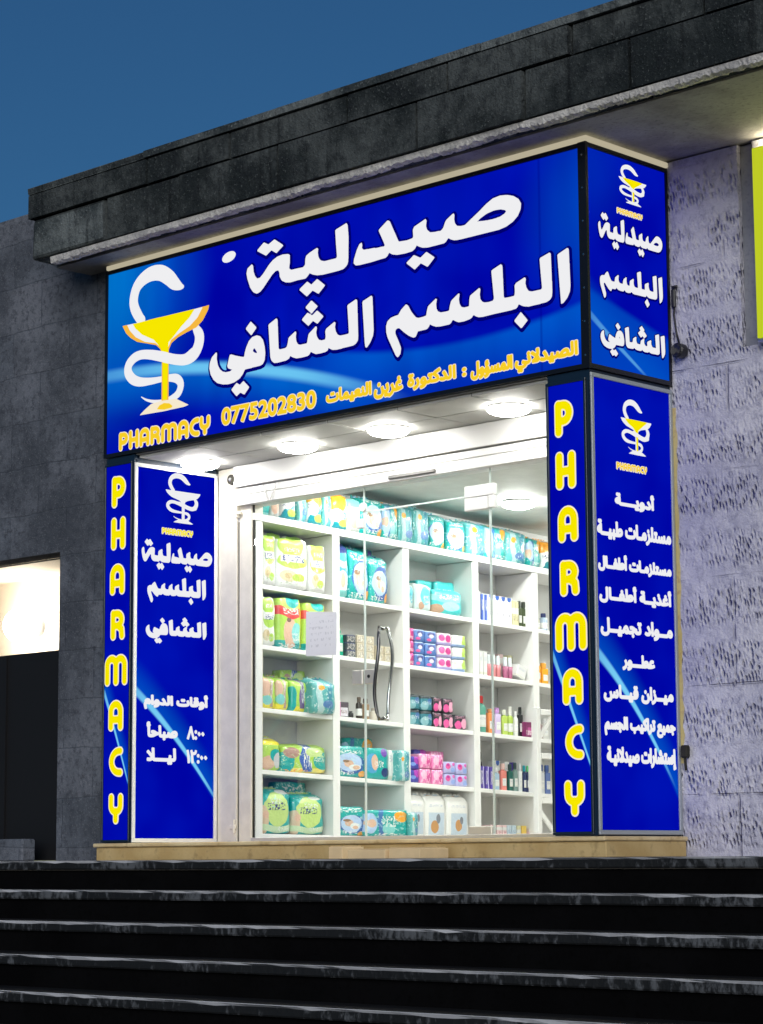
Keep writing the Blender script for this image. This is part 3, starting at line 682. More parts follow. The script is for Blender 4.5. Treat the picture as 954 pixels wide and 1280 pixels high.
# stone steps: each a riser with a chipped overhanging nosing slab
stairs = thing('stone_steps', 'wide dark stone steps with chipped nosings and lit edges painted pale climbing to the pharmacy', 'steps', (-2, -3.4, -1.75))
for k in range(7):
    z = -0.1155 - 0.1483 * k
    y = -1.963 - 0.30 * k
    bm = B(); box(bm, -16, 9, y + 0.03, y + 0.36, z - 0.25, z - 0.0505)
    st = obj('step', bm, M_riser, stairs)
    bm = B()
    n = 260
    rng = random.Random(k)
    xs = [-16 + 25 * i / n for i in range(n + 1)]
    rows = []
    for x in xs:
        c = rng.choice((0, 0, 0, 0, 0, .002, .005)) + rng.random() * .0012
        e = rng.random() * .003
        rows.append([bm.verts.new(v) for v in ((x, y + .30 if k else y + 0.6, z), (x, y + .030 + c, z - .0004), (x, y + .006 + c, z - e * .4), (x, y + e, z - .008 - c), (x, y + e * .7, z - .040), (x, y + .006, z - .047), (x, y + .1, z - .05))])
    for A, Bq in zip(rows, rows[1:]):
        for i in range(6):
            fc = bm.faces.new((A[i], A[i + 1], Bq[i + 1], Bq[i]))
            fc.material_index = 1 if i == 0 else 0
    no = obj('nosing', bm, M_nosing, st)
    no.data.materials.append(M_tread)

# ------------------------------------------------------------------ building walls
def blocks(bm, x0, x1, y0, y1, z0, z1, rows, length, seed, bevel=0.012, jit=0.008, jag=0.0, gap=.003):
    """courses of separate blocks with uneven faces (front at y0)"""
    rng = random.Random(seed)
    zs = [z0 + (z1 - z0) * r / rows for r in range(rows + 1)] if isinstance(rows, int) else rows
    for r in range(len(zs) - 1):
        x = x0 - (rng.random() * length * 0.8 if r % 2 else 0.0)
        while x < x1:
            L = length * (0.75 + 0.5 * rng.random())
            a, b = max(x, x0), min(x + L, x1)
            if b - a > 0.05:
                d = rng.uniform(-jit, jit)
                n0 = len(bm.verts)
                box(bm, a + gap, b - gap, y0 + d, y1, zs[r] + gap * .6, zs[r + 1] - gap * .6)
                bm.verts.ensure_lookup_table()
                vs = bm.verts[n0:]
                for v in vs:
                    v.co.x += rng.uniform(-jag, jag); v.co.z += rng.uniform(-jag, jag) * .5; v.co.y += rng.uniform(-jag, jag) * .5
                mi = rng.randrange(3)
                for f in {f for v in vs for f in v.link_faces}: f.material_index = mi
                bmesh.ops.bevel(bm, geom=list({e for v in vs for e in v.link_edges}), offset=bevel, segments=2, affect='EDGES', profile=.5, clamp_overlap=True)
            x += L
    return bm

# left wall with a neighbouring shop's opening (X -9.5..-4.735, Z up to 1.985)
wl = thing('building_wall', 'grey rough rendered stone wall left of the pharmacy with a shop opening', 'wall', (-6, 0.1, -0.1))
bm = B()
prism(bm, [(-15, -.115), (-9.5, -.115), (-9.5, 1.985), (-4.735, 1.985), (-4.735, -.115), (-4.05, -.115), (-4.05, 4.42), (-15, 4.42)], 'y', 0.1, 0.35)
obj('masonry', bm, M_wall, wl)
bm = B(); box(bm, -15, -4.05, 0.13, 0.37, 4.42, 4.475, .008); obj('coping', bm, M_wall, wl)
bm = B(); box(bm, -4.73, -4.5, 0.37, 0.6, -0.11, 1.98); obj('reveal', bm, M_wall, wl)

# neighbouring shop seen through the opening
nb = thing('neighbour_shopfront', 'neighbouring shopfront with black panel below a bright lit transom', 'shopfront', (-7, 0.3, -0.1))
bm = B(); box(bm, -9.5, -4.74, 0.24, 0.30, -0.11, 1.33, .004)
for i in range(6): box(bm, -9.4 + i * .78, -9.38 + i * .78, 0.225, 0.238, -0.1, 1.32)
obj('panel', bm, M_shut_black, nb)
bm = B(); box(bm, -9.5, -4.74, 0.26, 0.275, 1.335, 1.98); obj('pane', bm, M_glass, nb)
M_nbwall = plain('warm_white_room', (0.78, 0.70, 0.60), 0.7)
bm = B()
box(bm, -9.6, -4.0, 2.6, 2.7, 0.2, 2.4); box(bm, -9.7, -9.6, 0.4, 2.7, 0.2, 2.4)
box(bm, -4.1, -4.0, 0.6, 2.6, 0.2, 2.4); box(bm, -9.7, -4.0, 0.38, 2.7, 2.3, 2.4)
obj('room_wall', bm, M_nbwall, nb)
lg = thing('wall_globe', 'glaring round wall lamp inside the neighbouring shop', 'lamp', (-8.15, 2.4, 1.88))
bm = B(); bmesh.ops.create_uvsphere(bm, u_segments=20, v_segments=12, radius=0.15, matrix=Matrix.Translation((-8.15, 2.40, 1.88)))
obj('globe', bm, emit('globe_light', (1.0, 0.88, 0.74), 48), lg, smooth=True)
bm = B(); lathe(bm, [(.07, .03), (.08, .17), (.09, .198)], (-8.15, 2.40, 1.88), 20, 'y'); obj('mount', bm, M_alu, lg)
bm = B(); box(bm, -5.9, -4.95, -0.02, 0.095, -0.115, 0.035, .01)
tag(obj('kerb_block', bm, M_wall), 'low grey stone block at the foot of the black shop panel', 'block')

# right stone pilaster between the shops
pr = thing('stone_pilaster', 'pale chiselled limestone pilaster right of the blue services sign', 'wall', (0.3, 0.75, -0.1))
bm = B(); prism(bm, [(-.3, -.115), (9, -.115), (9, 3.868), (.605, 3.868), (.605, 2.70), (.50, 2.70), (.50, 3.868), (-.3, 3.868)], 'y', 0.745, 1.1); obj('masonry', bm, M_chisel, pr)
bm = B(); box(bm, .501, .604, .775, 1.09, 2.705, 3.866, .003); obj('margin', bm, stone('smooth_blue_grey_stone', (.26, .27, .32), (.34, .35, .40), (.18, .18, .22), 3, 50, .5, .006), pr)

nsn = thing('neighbour_sign', 'lime green backlit shop sign at the right edge beyond the stone pilaster', 'sign', (2.5, .7, 2.75))
bm = B(); box(bm, 0.655, 5.5, 0.66, 0.742, 2.69, 3.80, .006); obj('cabinet', bm, M_alu, nsn)
bm = B(); bm2 = B(); box(bm2, 0.66, 5.5, 0.70, 0.74, 3.802, 3.812, .002); obj('top_light_strip', bm2, emit('added_soffit_glow', (0.95, 0.84, 0.56), 26), nsn)  # glowing strip added behind the cabinet top, out of view, to brighten the soffit
box(bm, 0.668, 5.48, 0.647, 0.658, 2.71, 3.79); obj('panel', bm, emit('lime_print', (0.52, 0.60, 0.02), 1.0), nsn)

# concrete canopy
cn = thing('roof_canopy', 'dark stone block canopy overhanging the pharmacy sign', 'canopy', (0, -0.2, 3.87))
bm = B()
blocks(bm, -4.45, 9, -0.42, -0.20, 0, 0, [3.885, 4.17], 0.95, 21, .022, .018, .018, .010)
blocks(bm, -4.47, 9, -0.42, -0.20, 0, 0, [4.172, 4.345], 1.0, 22, .020, .016, .014, .010)
fa = obj('fascia', bm, M_dark_stone, cn)
fa.data.materials.append(M_dark_stone2); fa.data.materials.append(M_dark_stone3)
bm = B(); blocks(bm, -4.48, 9, -0.435, 0.1, 0, 0, [4.347, 4.397], 1.0, 23, .006, .008, .007, .004); cpg = obj('coping', bm, M_dark_stone2, cn)
cpg.data.materials.append(M_dark_stone); cpg.data.materials.append(M_dark_stone3)
bm = B(); box(bm, -4.44, 9, -0.198, 1.4, 3.880, 4.34); obj('slab', bm, M_soffit, cn)
# ragged mortar strip along the lower front edge
bm = B(); rng = random.Random(5); prev = None
n = 900
for i in range(n + 1):
    x = -4.25 + 13.2 * i / n
    w = 0.105 + 0.010 * math.sin(i * .11) + 0.008 * math.sin(i * .77) + rng.uniform(-.016, .016)
    h = 0.036 + 0.004 * math.sin(i * .13 + 1) + rng.uniform(-.007, .007)
    row = [bm.verts.new(v) for v in ((x, -.405, 3.884), (x, -.402 + rng.uniform(0, .006), 3.884 - h), (x, -.36, 3.878 - h), (x, -.415 + w, 3.876 - h * .3), (x, -.40 + w, 3.884))]
    if prev:
        for k in range(4): bm.faces.new((prev[k], prev[k + 1], row[k + 1], row[k]))
    prev = row
obj('mortar_edge', bm, M_mortar, cn)

# ================================================================== PORTAL: posts, plinth, entrance ceiling
th = thing('stone_threshold', 'worn cream stone threshold running under the pharmacy front', 'threshold', (-2, 0.3, -0.115))
bm = B(); box(bm, -4.195, 0.045, 0.004, 0.72, -0.115, -0.030, .004); obj('upstand', bm, stone('ochre_limestone', (.50, .35, .15), (.62, .47, .23), (.26, .17, .07), 4, 16, .25, .005, .8), th)
bm = B(); box(bm, -4.205, 0.055, -0.020, 0.725, -0.028, -0.004, .006); obj('tread', bm, M_plinth, th)

# main light box
ms = thing('lightbox_sign', 'large blue backlit pharmacy sign with white Arabic lettering wrapping the corner', 'sign', (-2.07, 0.37, 2.55))
bm = B(); box(bm, -4.135, -0.008, 0.008, 0.742, 2.552, 3.828); obj('cabinet', bm, M_cladding, ms)
bm = B()   # thin black frame round the front face and the corner profile
box(bm, -4.145, -0.045, -0.012, 0.007, 3.806, 3.832); box(bm, -4.145, -0.045, -0.012, 0.007, 2.548, 2.574)
box(bm, -4.145, -4.122, -0.012, 0.007, 2.575, 3.805); box(bm, -0.044, 0.012, -0.014, 0.007, 2.546, 3.834)
box(bm, -0.007, 0.012, 0.0075, 0.742, 3.806, 3.832); box(bm, -0.007, 0.012, 0.0075, 0.742, 2.548, 2.574)
box(bm, -0.007, 0.012, 0.724, 0.742, 2.575, 3.805)
obj('frame', bm, M_black_trim, ms)
for z in np.linspace(2.62, 3.76, 7):
    bm = B(); lathe(bm, [(.005, -.0165), (.006, -.0145), (.006, -.0142)], (-0.015, 0, z), 8, 'y'); obj('frame_screw', bm, M_chrome, ms)
bm = B(); box(bm, -4.121, -0.046, -0.004, 0.006, 2.575, 3.805); obj('front_panel', bm, L_main, ms)
bm = B(); box(bm, -0.006, 0.004, 0.009, 0.723, 2.575, 3.805); obj('side_panel', bm, L_side, ms)
bm = B(); box(bm, -4.13, 0.022, -0.020, 0.74, 3.836, 3.866, .004); obj('top_light_strip', bm, L_edge, ms)

def word(name, loops, wh, at, dirn, root, res, grow=0.002, halo=0.016, fill=L_white, dark=L_halo, drop=0.006, nonzero=False):
    """a printed word: fill over a dark outline; dirn is the outward step of the plane"""
    gx, gy, s = field(loops, res, halo + .02, nonzero)
    o = obj(name, sheet(gx, gy, s, grow, plane(wh, at + dirn * .0045)), fill, root, recalc=False)
    if dark:
        f = plane(wh, at + dirn * .0022)
        obj('outline', sheet(gx, gy, s, halo, lambda u, v: f(u + drop * .6, v - drop)), dark, o, recalc=False)
    return o

for k, nm in (('sad_yeh_dal', 'lettering'), ('balsam', 'lettering'), ('shafi', 'lettering')):
    word(nm, WORDS[k], 'front', -0.004, -1, ms, 0.008, 0.003, 0.020)

def emblem(root, wh, at, dirn, tf, res, rim=None, fill=None):
    """the snake-and-bowl emblem; tf maps main-sign coordinates to this panel"""
    def T(l): return [tf(x, y) for x, y in l]
    k = abs(tf(1, 0)[0] - tf(0, 0)[0]); kz = abs(tf(0, 1)[1] - tf(0, 0)[1])
    kr = (k + kz) / 2
    def ST(st):
        P = [Vector(p) for p in st]; out = []
        for i in range(len(P) - 1):
            p0, p1, p2, p3 = P[max(i - 1, 0)], P[i], P[i + 1], P[min(i + 2, len(P) - 1)]
            for t in (0, .25, .5, .75):
                q = .5 * ((2 * p1) + (p2 - p0) * t + (2 * p0 - 5 * p1 + 4 * p2 - p3) * t * t + (3 * p1 - p0 - 3 * p2 + p3) * t ** 3)
                out.append((*tf(q.x, q.y), max(q.z, .001) * kr))
        out.append((*tf(P[-1].x, P[-1].y), P[-1].z * kr))
        return out
    e = obj('emblem', sheet(*stroke_field([ST(EMBLEM['snake_hi']), ST(EMBLEM['snake_lo'])], res, .01), 0.0, plane(wh, at + dirn * .003)), L_white, root, recalc=False)
    for i, (key, m) in enumerate((('bowl_orange', rim or L_orange), ('bowl_white', L_white), ('bowl_yellow', fill or L_yellow), ('foot_white', rim or L_cream), ('foot_yellow', rim or L_gold))):
        gx, gy, s = field([T(EMBLEM[key])], res, .01)
        obj('bowl', sheet(gx, gy, s, .0005, plane(wh, at + dirn * (.0045 + .0015 * i))), m, e, recalc=False)
    obj('snake', sheet(*stroke_field([ST(EMBLEM['snake_lo'][4:9])], res, .01), 0.0, plane(wh, at + dirn * .0125)), L_white, e, recalc=False)
    return e
emblem(ms, 'front', -0.004, -1, lambda x, y: (x, y), 0.005)
bm = B(); ring = [bm.verts.new((-2.9165 + .064 * math.cos(a), -.0085, 3.7105 + .034 * math.sin(a) + .006 * math.cos(a))) for a in np.linspace(0, 2 * math.pi, 33)[:-1]]
bm.faces.new(ring); obj('oval_mark', bm, L_white, ms)

def block_word(txt, name, wh, at, dirn, root, boxes, res, thick=0.115, rim=0.016, m_fill=L_yellow, m_rim=L_cream):
    for ch, (u0, u1, v0, v1) in zip(txt, boxes):
        gx, gy, s = stroke_field(block_letter(ch, u0, u1, v0, v1, thick), res, rim + .01)
        o = obj(name, sheet(gx, gy, s, 0.0, plane(wh, at + dirn * .0045)), m_fill, root, recalc=False)
        obj('rim', sheet(gx, gy, s, rim, plane(wh, at + dirn * .0022)), m_rim, o, recalc=False)

def row_boxes(txt, u0, u1, v0, v1, gap=0.02):
    tot = sum(BLOCK[c][0] for c in txt) + gap * (len(txt) - 1)
    k = (u1 - u0) / tot; x = u0; out = []
    for c in txt:
        w = BLOCK[c][0] * k; out.append((x, x + w, v0, v1)); x += w + gap * k
    return out
# the line is drawn along the foot of the sign
block_word('PHARMACY', 'lettering', 'front', -0.004, -1, ms, row_boxes('PHARMACY', -4.0, -3.085, 2.583, 2.703, -0.03), 0.003, 0.125, 0.006, L_gold, L_cream)
def printed(txt, arabic, u0, u1, v0, v1, wh, at, dirn, root, res=0.0025, grow=0.006, rim=0.0, m=L_white, m_rim=None):
    loops = fit(text_loops(txt, arabic), u0 + grow, u1 - grow, v0 + grow, v1 - grow)
    gx, gy, s = field(loops, res, grow + rim + .006, True)
    o = obj('lettering', sheet(gx, gy, s, grow, plane(wh, at + dirn * .0045)), m, root, recalc=False)
    if m_rim: obj('rim', sheet(gx, gy, s, grow + rim, plane(wh, at + dirn * .0022)), m_rim, o, recalc=False)
    return o
printed('0775202830', False, -2.983, -2.128, 2.618, 2.731, 'front', -0.004, -1, ms, 0.003, 0.006, 0.005, L_gold, L_cream)
for t, u0, u1, v0, v1 in (('النعيمات', -2.041, -1.656, 2.615, 2.715), ('غرين', -1.637, -1.40, 2.597, 2.712), ('الدكتورة', -1.361, -.978, 2.610, 2.715),
                          (':', -.93, -.898, 2.633, 2.686), ('المسؤول', -.864, -.545, 2.600, 2.707), ('الصيدلاني', -.531, -.072, 2.592, 2.715)):
    printed(t, True, u0, u1, v0, v1, 'front', -0.004, -1, ms, 0.003, 0.0065, 0.004, L_gold, L_cream)

def remap(loops_from, u0, u1, v0, v1):
    return fit(loops_from, u0, u1, v0, v1)
EB = (-4.013, -3.279, 2.723, 3.735)      # extent of the big emblem
def emb_tf(u0, u1, v0, v1):
    return lambda x, y: (u0 + (x - EB[0]) / (EB[1] - EB[0]) * (u1 - u0), v0 + (y - EB[2]) / (EB[3] - EB[2]) * (v1 - v0))
emblem(ms, 'side', 0.004, 1, emb_tf(.273, .491, 3.535, 3.765), 0.003, L_white)
block_word('PHARMACY', 'lettering', 'side', 0.004, 1, ms, row_boxes('PHARMACY', .266, .504, 3.478, 3.508, -0.03), 0.0015, 0.12, 0.004, L_gold, L_cream)
for k, bb in (('sad_yeh_dal', (.095, .68, 3.262, 3.452)), ('balsam', (.101, .673, 2.966, 3.172)), ('shafi', (.096, .683, 2.646, 2.854))):
    word('lettering', fit(WORDS[k], *bb), 'side', 0.004, 1, ms, 0.004, 0.003, 0.012, drop=0.003)

# the two posts under the sign
def post(name, label, x0, x1):
    t = thing(name, label, 'post', ((x0 + x1) / 2, 0.37, 0))
    bm = B(); box(bm, x0 + .008, x1 - .008, 0.006, 0.742, 0.0, 2.545); obj('cladding', bm, M_cladding, t)
    return t
post('entrance_post', 'dark clad post carrying the blue signs left of the entrance', -4.14, -3.84)
post('entrance_post', 'dark clad corner post carrying the blue signs right of the entrance', -0.313, 0.0)

def framed_sign(name, label, wh, at, dirn, u0, u1, v0, v1, m_panel, m_frame, fw):
    """panel with a four-sided frame; front plane at `at`"""
    loc = (( u0 + u1) / 2, at, v0) if wh == 'front' else (at, (u0 + u1) / 2, v0)
    t = thing(name, label, 'sign', loc)
    def bx(bm, a, b, c, d, p, q):
        lo, hi = min(at + dirn * p, at + dirn * q), max(at + dirn * p, at + dirn * q)
        if wh == 'front': box(bm, a, b, lo, hi, c, d, .002)
        else: box(bm, lo, hi, a, b, c, d, .002)
    bm = B()
    bx(bm, u0, u1, v1 - fw, v1, -.005, .006); bx(bm, u0, u1, v0, v0 + fw, -.005, .006)
    bx(bm, u0, u0 + fw, v0 + fw + .0005, v1 - fw - .0005, -.005, .006); bx(bm, u1 - fw, u1, v0 + fw + .0005, v1 - fw - .0005, -.005, .006)
    obj('frame', bm, m_frame, t)
    bm = B(); bx(bm, u0 + fw + .001, u1 - fw - .001, v0 + fw + .001, v1 - fw - .001, -.005, -.001); obj('panel', bm, m_panel, t)
    return t
RZ = [(2.393, 2.19), (2.101, 1.895), (1.797, 1.60), (1.497, 1.303), (1.207, 1.0), (.902, .708), (.596, .409), (.294, .107)]
RX = [(-.254, -.119), (-.252, -.106), (-.243, -.098), (-.235, -.097), (-.275, -.05), (-.231, -.085), (-.217, -.092), (-.233, -.083)]
cs = framed_sign('column_sign', 'narrow vertical blue sign with yellow letters on the right corner post', 'front', 0.0, -1, -.313, -.03, .005, 2.50, L_col_r, M_cladding, .016)
block_word('PHARMACY', 'lettering', 'front', -0.0, -1, cs, [(a, b, d, c) for (a, b), (c, d) in zip(RX, RZ)], 0.006, 0.108, 0.008)
LX = [(-4.073, -3.919), (-4.072, -3.919), (-4.08, -3.921), (-4.069, -3.917), (-4.124, -3.886), (-4.082, -3.924), (-4.071, -3.93), (-4.072, -3.915)]
LZ = [(2.415, 2.206), (2.135, 1.924), (1.826, 1.624), (1.522, 1.324), (1.224, 1.024), (.925, .727), (.618, .428), (.315, .123)]
cl = framed_sign('column_sign', 'narrow vertical blue sign with yellow letters beside the grey wall', 'front', 0.0, -1, -4.14, -3.862, .005, 2.50, L_col_l, M_cladding, .012)
block_word('PHARMACY', 'lettering', 'front', -0.0, -1, cl, [(a, b, d, c) for (a, b), (c, d) in zip(LX, LZ)], 0.006, 0.108, 0.008)

sv = framed_sign('services_sign', 'tall blue sign listing services in white Arabic lines facing the stone pilaster', 'side', 0.004, 1, .0, .74, .005, 2.525, L_serv, M_grey_frame, .024)
SV = [('أدويــــة', .195, .542, 1.797, 1.881), ('مستلزمـات طبيــة', .032, .692, 1.613, 1.702), ('مستلزمـات أطفــال', .036, .688, 1.437, 1.520),
      ('أغذيــة أطفــال', .041, .681, 1.264, 1.351), ('مــواد تجميــل', .047, .685, 1.083, 1.166), ('عطـــور', .232, .513, .905, .975),
      ('ميــزان قيــاس', .062, .678, .727, .803), ('جميع تراكيب الجسم', .063, .69, .545, .63), ('إستشارات صيدلانيـة', .078, .688, .370, .468)]
for t, u0, u1, v0, v1 in SV:
    printed(t, True, u0 - .006, u1 + .006, v0 - .010, v1 + .012, 'side', 0.004, 1, sv, 0.0025, 0.0068)
emblem(sv, 'side', 0.004, 1, emb_tf(.2437, .4802, 2.085, 2.40), 0.003, L_white)
block_word('PHARMACY', 'lettering', 'side', 0.004, 1, sv, row_boxes('PHARMACY', .212, .49, 2.009, 2.047, -0.03), 0.0015, 0.12, 0.004, L_gold, L_cream)

bm = B()
rng = random.Random(9)
pts = [(0.008, .40)] + [(0.030 + rng.uniform(-.007, .008), z) for z in np.linspace(.40, 2.42, 40)] + [(0.008, 2.42)]
prism(bm, pts, 'y', .7415, .7445)
obj('sealant', bm, stone('ochre_sealant', (.58, .46, .16), (.70, .58, .26), (.45, .26, .16), 2.2, 30, .3, .004), sv)
hs = framed_sign('opening_hours_sign', 'blue sign with white frame and opening hours on the left entrance jamb', 'side', -3.84, 1, .003, .742, .0, 2.49, L_hours, M_white, .026)
emblem(hs, 'side', -3.84, 1, emb_tf(.252, .517, 2.098, 2.44), 0.003, L_white, L_white)
block_word('PHARMACY', 'lettering', 'side', -3.84, 1, hs, row_boxes('PHARMACY', .24, .517, 2.036, 2.076, -0.03), 0.0015, 0.12, 0.004, L_yellow, L_cream)
for k, bb in (('sad_yeh_dal', (.068, .687, 1.795, 1.985)), ('balsam', (.12, .631, 1.572, 1.752)), ('shafi', (.109, .638, 1.305, 1.485))):
    word('lettering', fit(WORDS[k], *bb), 'side', -3.84, 1, hs, 0.004, 0.004, 0.0, dark=None)
for t, u0, u1, v0, v1 in (('أوقات الدوام', .093, .658, .872, .968), ('صباحأ', .119, .39, .672, .775), ('٨:٠٠', .475, .622, .682, .762),
                          ('ليـــلا', .121, .377, .514, .606), ('١٢:٠٠', .473, .648, .525, .605)):
    if t[0] in '٨١':
        # digits run left to right
        lo = text_loops(t, False)
        lo = fit(lo, u0, u1, v0, v1)
        gx, gy, s = field(lo, 0.0025, .02, True)
        obj('lettering', sheet(gx, gy, s, .0055, plane('side', -3.84 + .0045)), L_white, hs, recalc=False)
    else:
        printed(t, True, u0, u1, v0 - .008, v1 + .010, 'side', -3.84, 1, hs, 0.0025, 0.0075)

# entrance ceiling: tiles in a metal grid with four downlights
ec = thing('entrance_ceiling', 'white tiled ceiling panel over the shop entrance', 'ceiling', (-2, 0.37, 2.52))
M_tile = plain('ceiling_tile', (0.56, 0.56, 0.53), 0.6, wear=0.06)
bm = B()
xs = [-3.838 + i * (3.838 - .315) / 6 for i in range(7)]
for a, b in zip(xs, xs[1:]):
    for c, d in ((0.03, 0.385), (0.385, 0.74)): box(bm, a + .006, b - .006, c + .006, d - .006, 2.520, 2.538, .003)
obj('tile', bm, M_tile, ec)
bm = B(); box(bm, -3.838, -.315, 0.012, 0.742, 2.5385, 2.546); obj('grid', bm, M_slot, ec)
L_disc = emit('led_disc', (1.0, 0.98, 0.93), 44)
def downlight(x, y, z, r, label, m, group):
    t = thing('downlight', label, 'ceiling light', (x, y, z), group)
    bm = B(); lathe(bm, [(r * 1.0, .0), (r * 1.05, -.001), (r * 1.05, -.010), (r * 1.0, -.012)], (x, y, z), 32); obj('ring', bm, M_white, t, smooth=False)
    bm = B(); lathe(bm, [(r * 1.06, -.0125), (r * 1.05, -.024), (r * .94, -.036), (r * .72, -.046), (r * .42, -.053), (r * .12, -.055)], (x, y, z), 32); obj('lens', bm, m, t, smooth=True)
    return t
for x, lab in ((-3.66, 'glowing round ceiling light at the top of the opening hours sign'), (-2.727, 'glowing round ceiling light above the left glass pane'),
               (-1.922, 'glowing round ceiling light above the middle of the entrance'), (-.945, 'glowing round ceiling light nearest the right column sign')):
    downlight(x, .42, 2.519, .122, lab, L_disc, 'ceiling lights in the entrance')

# ================================================================== SHOP FRONT (plane Y 0.75)
jl = thing('door_jamb', 'white painted vertical jamb left of the glass shopfront', 'jamb', (-3.74, .77, 0))
bm = B(); box(bm, -3.838, -3.652, .748, .86, .0, 2.518, .003); obj('pilaster', bm, M_white_dirty, jl)
bm = B(); box(bm, -3.651, -3.633, .765, .86, .0, 2.40); obj('guide_slot', bm, M_gasket, jl)
bm = B(); box(bm, -3.632, -3.512, .752, .86, .0, 2.26, .003); obj('guide_rail', bm, M_white_dirty, jl)
bm = B(); box(bm, -3.511, -3.4985, .764, .772, .03, 2.247); obj('gasket', bm, M_gasket, jl)
bm = B(); box(bm, -3.70, -3.645, .728, .747, .085, .115, .004); tube(bm, [(-3.66, .735, .06), (-3.66, .735, .15)], .009); obj('latch', bm, M_white_dirty, jl)
bm = B(); box(bm, -3.665, -3.60, .725, .751, 2.19, 2.21, .003); box(bm, -3.64, -3.625, .72, .751, 2.17, 2.30, .003); obj('bracket', bm, M_white_dirty, jl)

rs = thing('roller_shutter', 'white rolled up shutter box across the top of the entrance', 'shutter', (-2, .74, 2.25))
bm = B(); box(bm, -3.64, -.315, .70, .90, 2.372, 2.516, .006, 2); obj('hood', bm, M_white, rs)
bm = B(); box(bm, -3.628, -.315, .722, .88, 2.318, 2.366, .004); obj('slat', bm, M_white, rs)
bm = B(); box(bm, -3.622, -.315, .716, .88, 2.248, 2.314, .005, 2); obj('bottom_bar', bm, M_white, rs)
bm = B(); box(bm, -2.20, -1.80, .700, .7155, 2.262, 2.284, .004); obj('pull_slot', bm, M_slot, rs)
bm = B(); tube(bm, [(-3.36, .712, 2.366), (-3.31, .706, 2.25)], .005, 6); tube(bm, [(-3.22, .712, 2.366), (-3.29, .706, 2.25)], .005, 6); obj('lift_bracket', bm, M_white, rs)
bm = B(); lathe(bm, [(.012, -.052), (.034, -.050), (.036, -.03), (.03, .0)], (-3.66, .745, 2.43), 20, 'y')
rl = obj('roller', bm, M_gasket, rs)
bm = B(); lathe(bm, [(.011, -.058), (.014, -.053), (.014, -.05)], (-3.66, .745, 2.43), 14, 'y'); obj('hub', bm, M_chrome, rl)

gf = thing('glass_shopfront', 'fixed glass panes of the shop window on either side of the door', 'window', (-2, .77, 0))
bm = B(); box(bm, -3.497, -2.478, .765, .775, .03, 2.247); obj('pane', bm, M_glass, gf)
bm = B(); box(bm, -2.472, -1.405, .765, .775, 2.094, 2.247); obj('pane', bm, M_glass, gf)
bm = B(); box(bm, -1.399, -.32, .765, .775, .03, 2.247); obj('pane', bm, M_glass, gf)
bm = B(); box(bm, -2.4775, -2.4725, .764, .776, 2.08, 2.247); box(bm, -2.472, -1.62, .764, .776, 2.084, 2.092)
box(bm, -1.4045, -1.3995, .764, .776, .03, 2.247); box(bm, -2.4785, -2.4765, .7645, .7755, .03, 2.079); obj('glass_edge', bm, M_glass_edge, gf)
bm = B(); box(bm, -3.511, -.315, .745, .80, .0, .026, .003); obj('sill_rail', bm, M_silver, gf)
bm = B(); lathe(bm, [(.007, -.004), (.028, -.003), (.03, .012), (.012, .018)], (-2.475, .755, 2.12), 14, 'y'); obj('clamp', bm, M_white, gf)
bm = B(); box(bm, -2.53, -2.475, .752, .788, 1.985, 2.045, .004); obj('clamp', bm, M_white, gf)

dr = thing('glass_door', 'frameless glass door with bowed handles and white patch fittings', 'door', (-1.95, .77, 0))
bm = B(); box(bm, -2.470, -1.408, .765, .775, .012, 2.080); obj('pane', bm, M_glass, dr)
bm = B(); box(bm, -2.4725, -2.4685, .764, .776, .012, 2.08); box(bm, -1.4085, -1.4065, .764, .776, .012, 1.98); obj('pane_edge', bm, M_glass_edge, dr)
def bow(y0, y1):
    z0, z1, x = .74, 1.345, -2.318
    pts = [(x, .77, z1 - .02)] + [(x + .035 * math.sin(t * math.pi * 2) * .5, y0 + (y1 - y0) * math.sin(math.pi * t) ** .5, z1 - (z1 - z0) * t) for t in np.linspace(.02, .98, 15)] + [(x, .77, z0 + .02)]
    return pts
bm = B(); tube(bm, bow(.745, .705), .0115, 10); obj('handle', bm, plain('dark_steel', (.16, .16, .16), .25, 1.0), dr, smooth=True)
bm = B(); tube(bm, bow(.795, .845), .0115, 10); obj('handle', bm, M_chrome, dr, smooth=True)
bm = B(); box(bm, -1.60, -1.411, .750, .790, 1.995, 2.075, .004); obj('patch_fitting', bm, M_white, dr)
bm = B(); box(bm, -1.60, -1.411, .750, .790, .012, .075, .004); obj('patch_fitting', bm, M_silver, dr)
pl = bm = B(); box(bm, -2.466, -2.375, .752, .788, .982, 1.075, .004)
lk = obj('lock', bm, M_silver, dr)
bm = B(); lathe(bm, [(.009, -.006), (.011, -.003), (.011, 0)], (-2.425, .751, 1.03), 12, 'y'); obj('keyhole', bm, M_black, lk)
bm = B(); box(bm, -1.60, -1.36, .751, .789, 2.078, 2.15, .004); box(bm, -1.404, -1.36, .751, .789, 2.0, 2.077, .003); obj('transom_patch', bm, M_white, gf)
bm = B(); box(bm, -2.575, -2.484, .752, .788, .982, 1.075, .004); obj('strike_box', bm, M_silver, gf)

